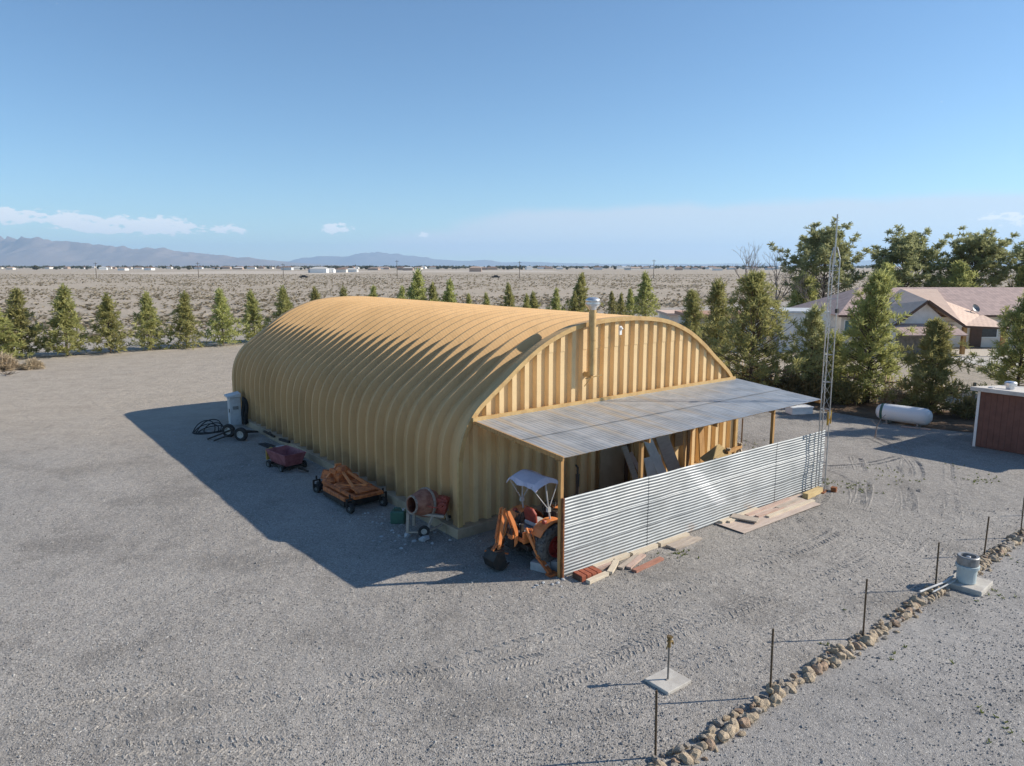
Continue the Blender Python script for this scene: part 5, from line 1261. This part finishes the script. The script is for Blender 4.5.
# ================================================================== THE FAR TOWN
def far_house(label, x, y, w, d, h, wallm, roofm, group=None, rz=0.0):
    t_ = thing('distant_house', label, 'house', (x, y, 0), rz, group)
    MB().box(-w/2,w/2,-d/2,d/2,0,h).build('wall', wallm, t_)
    b_ = MB(); b_.add([(-w/2-.4,-d/2-.4,h),(w/2+.4,-d/2-.4,h),(w/2+.4,d/2+.4,h),(-w/2-.4,d/2+.4,h),(-w*.28,0,h+d*.17),(w*.28,0,h+d*.17)], [(0,1,5,4),(2,3,4,5),(1,2,5),(3,0,4),(3,2,1,0)]); b_.build('roof', roofm, t_)
    return t_
M['farroofw'] = simple('pale_roof', (.62,.60,.57), None, .7); M['farroofb'] = simple('brown_roof', (.26,.17,.13), None, .9); M['farwallp'] = simple('pinkish_wall', (.46,.34,.27), None, .9)
far_house('largest white house in the distance above the left part of the shed roof', px(322,760), 760, 17, 12, 4.2, 'white', 'farroofw')
far_house('distant white shed right of the largest white house', px(333,770), 770, 8, 9, 3.4, 'white', 'farroofw')
far_house('distant tan house left of the largest white house', px(316,765), 765, 9, 9, 3.6, 'cabinet', 'farroofb')
far_house('distant tan gabled house just right of the white shed', px(344,800), 800, 11, 9, 3.4, 'stucco', 'farroofb')
far_house('distant wide pinkish house straight above the middle of the shed roof', px(476,900), 900, 15, 12, 4.6, 'farwallp', 'farwallp')
far_house('distant low cream house close to the dark car on the far road', px(354,850), 850, 13, 9, 3, 'stuccowhite', 'farroofw')
rr = random.Random(77)
for k in range(120):
    u = rr.uniform(-20, 790); y = rr.uniform(1100, 2000) if rr.random() < .6 else rr.uniform(1500, 2800)
    wm = rr.choice(('stucco','stuccowhite','white','farwallp','cabinet')); rm = rr.choice(('farroofb','farroofb','farroofw','farwallp'))
    far_house('tiny pale house among the dark trees of the distant town along the horizon', px(u, y), y, rr.uniform(11,20), rr.uniform(9,13), rr.uniform(3,4.8), wm, rm, 'tiny houses of the distant town', rr.uniform(-.3,.3))
def blob_tree(seed):
    r_ = random.Random(seed); V = []; F = []
    for k in range(46):
        v = Vector((r_.gauss(0,1), r_.gauss(0,1), r_.gauss(0,1))).normalized(); c = Vector((v.x*.42, v.y*.42, .55+v.z*.42)); tuft(V, F, c, v, .28, .30, 3, r_)
    me = bpy.data.meshes.new('far_tree_crown'); me.from_pydata(V, [], F); me.materials.append(M['fartree']); return me
bl = [blob_tree(i) for i in range(4)]
for k in range(290):
    u = rr.uniform(-25, 800)
    cl_ = mnoise.noise(Vector((u*.02, 1, 1)))
    if cl_ < -.25 and rr.random() < .6: continue
    y = rr.uniform(1300, 3000); h_ = rr.uniform(3.2, 7.5)
    o = bpy.data.objects.new('distant_tree', bl[k % 4]); COL.objects.link(o); o.location = (px(u, y), y, 0); o.scale = (h_*rr.uniform(.8,1.7), h_, h_); o.rotation_euler.z = rr.random()*6
    tag(o, 'small dark tree among the tiny houses of the distant town', 'tree', 'dark trees of the distant town')
for (u, y, h_, lab) in ((101,428,9.2,'utility pole above the fourth pine from the left'),(202,430,9.2,'utility pole above the gap between the sixth and seventh pines'),(398.5,428,10.5,'utility pole above the left half of the shed roof near the tall pine tip'),(519.5,428,9.8,'utility pole above the middle of the shed roof, beyond the far road'),(652,430,10.8,'utility pole rising directly above the large pine at the end of the row'),(286,436,8.6,'utility pole above the ninth pine of the row')):
    t_ = thing('utility_pole', lab, 'pole', (px(u, y), y, 0)); MB().tube([(0,0,0),(0,0,h_)], [.2,.13], 7).build('pole', 'bark', t_); MB().box(-1.1,1.1,-.08,.08,h_-.9,h_-.7).build('crossarm', 'bark', t_)
def car(label, x, y, mat, rz):
    t_ = thing('far_vehicle', label, 'car', (x, y, 0), rz); b_ = MB(); b_.prism([(-2.5,.4),(2.5,.4),(2.5,1.0),(1.3,1.1),(.8,1.7),(-.9,1.7),(-1.2,1.1),(-2.5,1.05)], 1.8, Matrix.Translation((0,.9,0)) @ Matrix.Rotation(R(90),4,'X')); b_.build('body', mat, t_, bevel=.08)
    MB().box(-.85,.85,-.93,.93,1.15,1.6).build('window', 'glass', t_)
    for xx in (-1.6, 1.6):
        for yy in (-.8, .8): wheel(t_, (xx, yy, .38), (0,1,0), .38, .22, 'grey')
car('dark car on the far road above the left part of the shed roof', px(306,428), 428, 'blackmetal', 0); car('dark vehicle on the far road right of the middle of the shed roof', px(496,426), 426, 'black', .1)

# ================================================================== AIR, SKY, SUN, CAMERA
hz = bpy.data.materials.new('haze'); hz.use_nodes = True; nt = hz.node_tree; nt.nodes.clear()
out = nt.nodes.new('ShaderNodeOutputMaterial'); pv = nt.nodes.new('ShaderNodeVolumePrincipled')
pv.inputs['Color'].default_value = (.50, .73, 1, 1); pv.inputs['Density'].default_value = 5.0e-5; pv.inputs['Anisotropy'].default_value = .2
nt.links.new(pv.outputs[0], out.inputs['Volume'])
o = MB().box(-30000, 30000, -200, 32000, -3, 900).build('haze', hz); kind(o, 'stuff')

SUN = Vector((.994*math.cos(R(31.8)), .102*math.cos(R(31.8)), math.sin(R(31.8))))
sl_ = bpy.data.lights.new('sun', 'SUN'); sl_.energy = 4.55; sl_.angle = R(.53); sl_.color = (1, .915, .79)
so = bpy.data.objects.new('sun', sl_); COL.objects.link(so); so.rotation_euler = SUN.to_track_quat('Z', 'Y').to_euler(); so.location = (40, 0, 40)
wd = bpy.data.worlds.new('World'); scene.world = wd; wd.use_nodes = True; nt = wd.node_tree; bg = nt.nodes['Background']
sky = N(nt, 'ShaderNodeTexSky'); sky.sky_type = 'NISHITA'; sky.sun_disc = False; sky.sun_elevation = R(31.8); sky.sun_rotation = math.atan2(.994, .102)
sky.altitude = 800; sky.air_density = 1.0; sky.dust_density = .15; sky.ozone_density = 2.4
tc = N(nt, 'ShaderNodeTexCoord'); sx = N(nt, 'ShaderNodeSeparateXYZ'); nt.links.new(tc.outputs['Generated'], sx.inputs[0])
azn = math_(nt, 'ARCTAN2', sx.outputs[0], sx.outputs[1]); eln = math_(nt, 'ARCSINE', sx.outputs[2])
def cloud_layer(blobs, nscale, lo, hi, amp, detail=7):
    cb = N(nt, 'ShaderNodeCombineXYZ'); nt.links.new(azn, cb.inputs[0]); nt.links.new(math_(nt, 'MULTIPLY', eln, 2.2), cb.inputs[1])
    nf = noise(nt, cb.outputs[0], nscale, detail, .6); tot = None
    for (a, e, wa, we, amp_) in blobs:
        da = math_(nt, 'DIVIDE', math_(nt, 'SUBTRACT', azn, a), wa); de = math_(nt, 'DIVIDE', math_(nt, 'SUBTRACT', eln, e), we)
        g = math_(nt, 'MULTIPLY', math_(nt, 'EXPONENT', math_(nt, 'MULTIPLY', -1.0, math_(nt, 'ADD', math_(nt, 'MULTIPLY', da, da), math_(nt, 'MULTIPLY', de, de)))), amp_)
        tot = g if tot is None else math_(nt, 'ADD', tot, g)
    v = math_(nt, 'ADD', math_(nt, 'MINIMUM', tot, 1.0), math_(nt, 'MULTIPLY', math_(nt, 'SUBTRACT', nf, .5), amp))
    return ramp(nt, v, lo, hi)
def ae(u, v): return math.atan((u-512)/715), (266-v)/715*math.cos(math.atan((u-512)/715))
bl1 = []
for (u, v, wu, wv, am) in ((8,213,26,5,.8),(22,220,22,4,.6),(72,217,22,5,.6),(95,226,36,5,.75),(135,227,40,5,.95),(180,227,24,5,.9),(235,231,26,3.5,.85),(338,230,22,5,.85),(424,235,12,2.5,.6),(990,217,26,4,.7),(1010,226,20,4,.5)):
    a, e = ae(u, v); bl1.append((a, e, wu/715*math.cos(a), wv/715*1.5, am*1.05))
m1 = cloud_layer(bl1, 72, .52, .80, 2.6, 8)
bl2 = []
for (u, v, wu, wv, am) in ((560,226,110,16,.7),(700,232,190,24,.95),(860,234,190,24,1.0),(1010,236,190,26,1.0),(1250,236,250,30,1),(430,240,120,10,.4),(90,226,120,9,.35),(560,252,300,10,.5)):
    a, e = ae(u, v); bl2.append((a, e, wu/715*math.cos(a), wv/715, am))
m2 = cloud_layer(bl2, 10, .28, .85, .9, 6)
skb = mixc(nt, 1.0, sky.outputs[0], (.76, .93, 1.02), 'MULTIPLY')
skc = mixc(nt, math_(nt, 'MULTIPLY', m2, .72), skb, (5.1, 5.5, 6.2))
skc = mixc(nt, math_(nt, 'MULTIPLY', m1, .85), skc, (7.6, 7.7, 7.9))
nt.links.new(skc, bg.inputs['Color']); bg.inputs['Strength'].default_value = .10

cam = bpy.data.cameras.new('camera'); co_ = bpy.data.objects.new('camera', cam); COL.objects.link(co_)
cam.sensor_width = 36; cam.lens = 715/1024*36; cam.clip_start = .1; cam.clip_end = 120000
co_.location = (0, 0, 7.0); co_.rotation_euler = (R(90)-math.atan(117/715), 0, 0)
scene.camera = co_
vs = scene.view_settings; vs.view_transform = 'Standard'; vs.look = 'None'; vs.exposure = 0.5; vs.gamma = 1; vs.use_curve_mapping = False
scene.cycles.use_denoising = True
scene.cycles.max_bounces = 6; scene.cycles.volume_bounces = 1; scene.cycles.transparent_max_bounces = 8
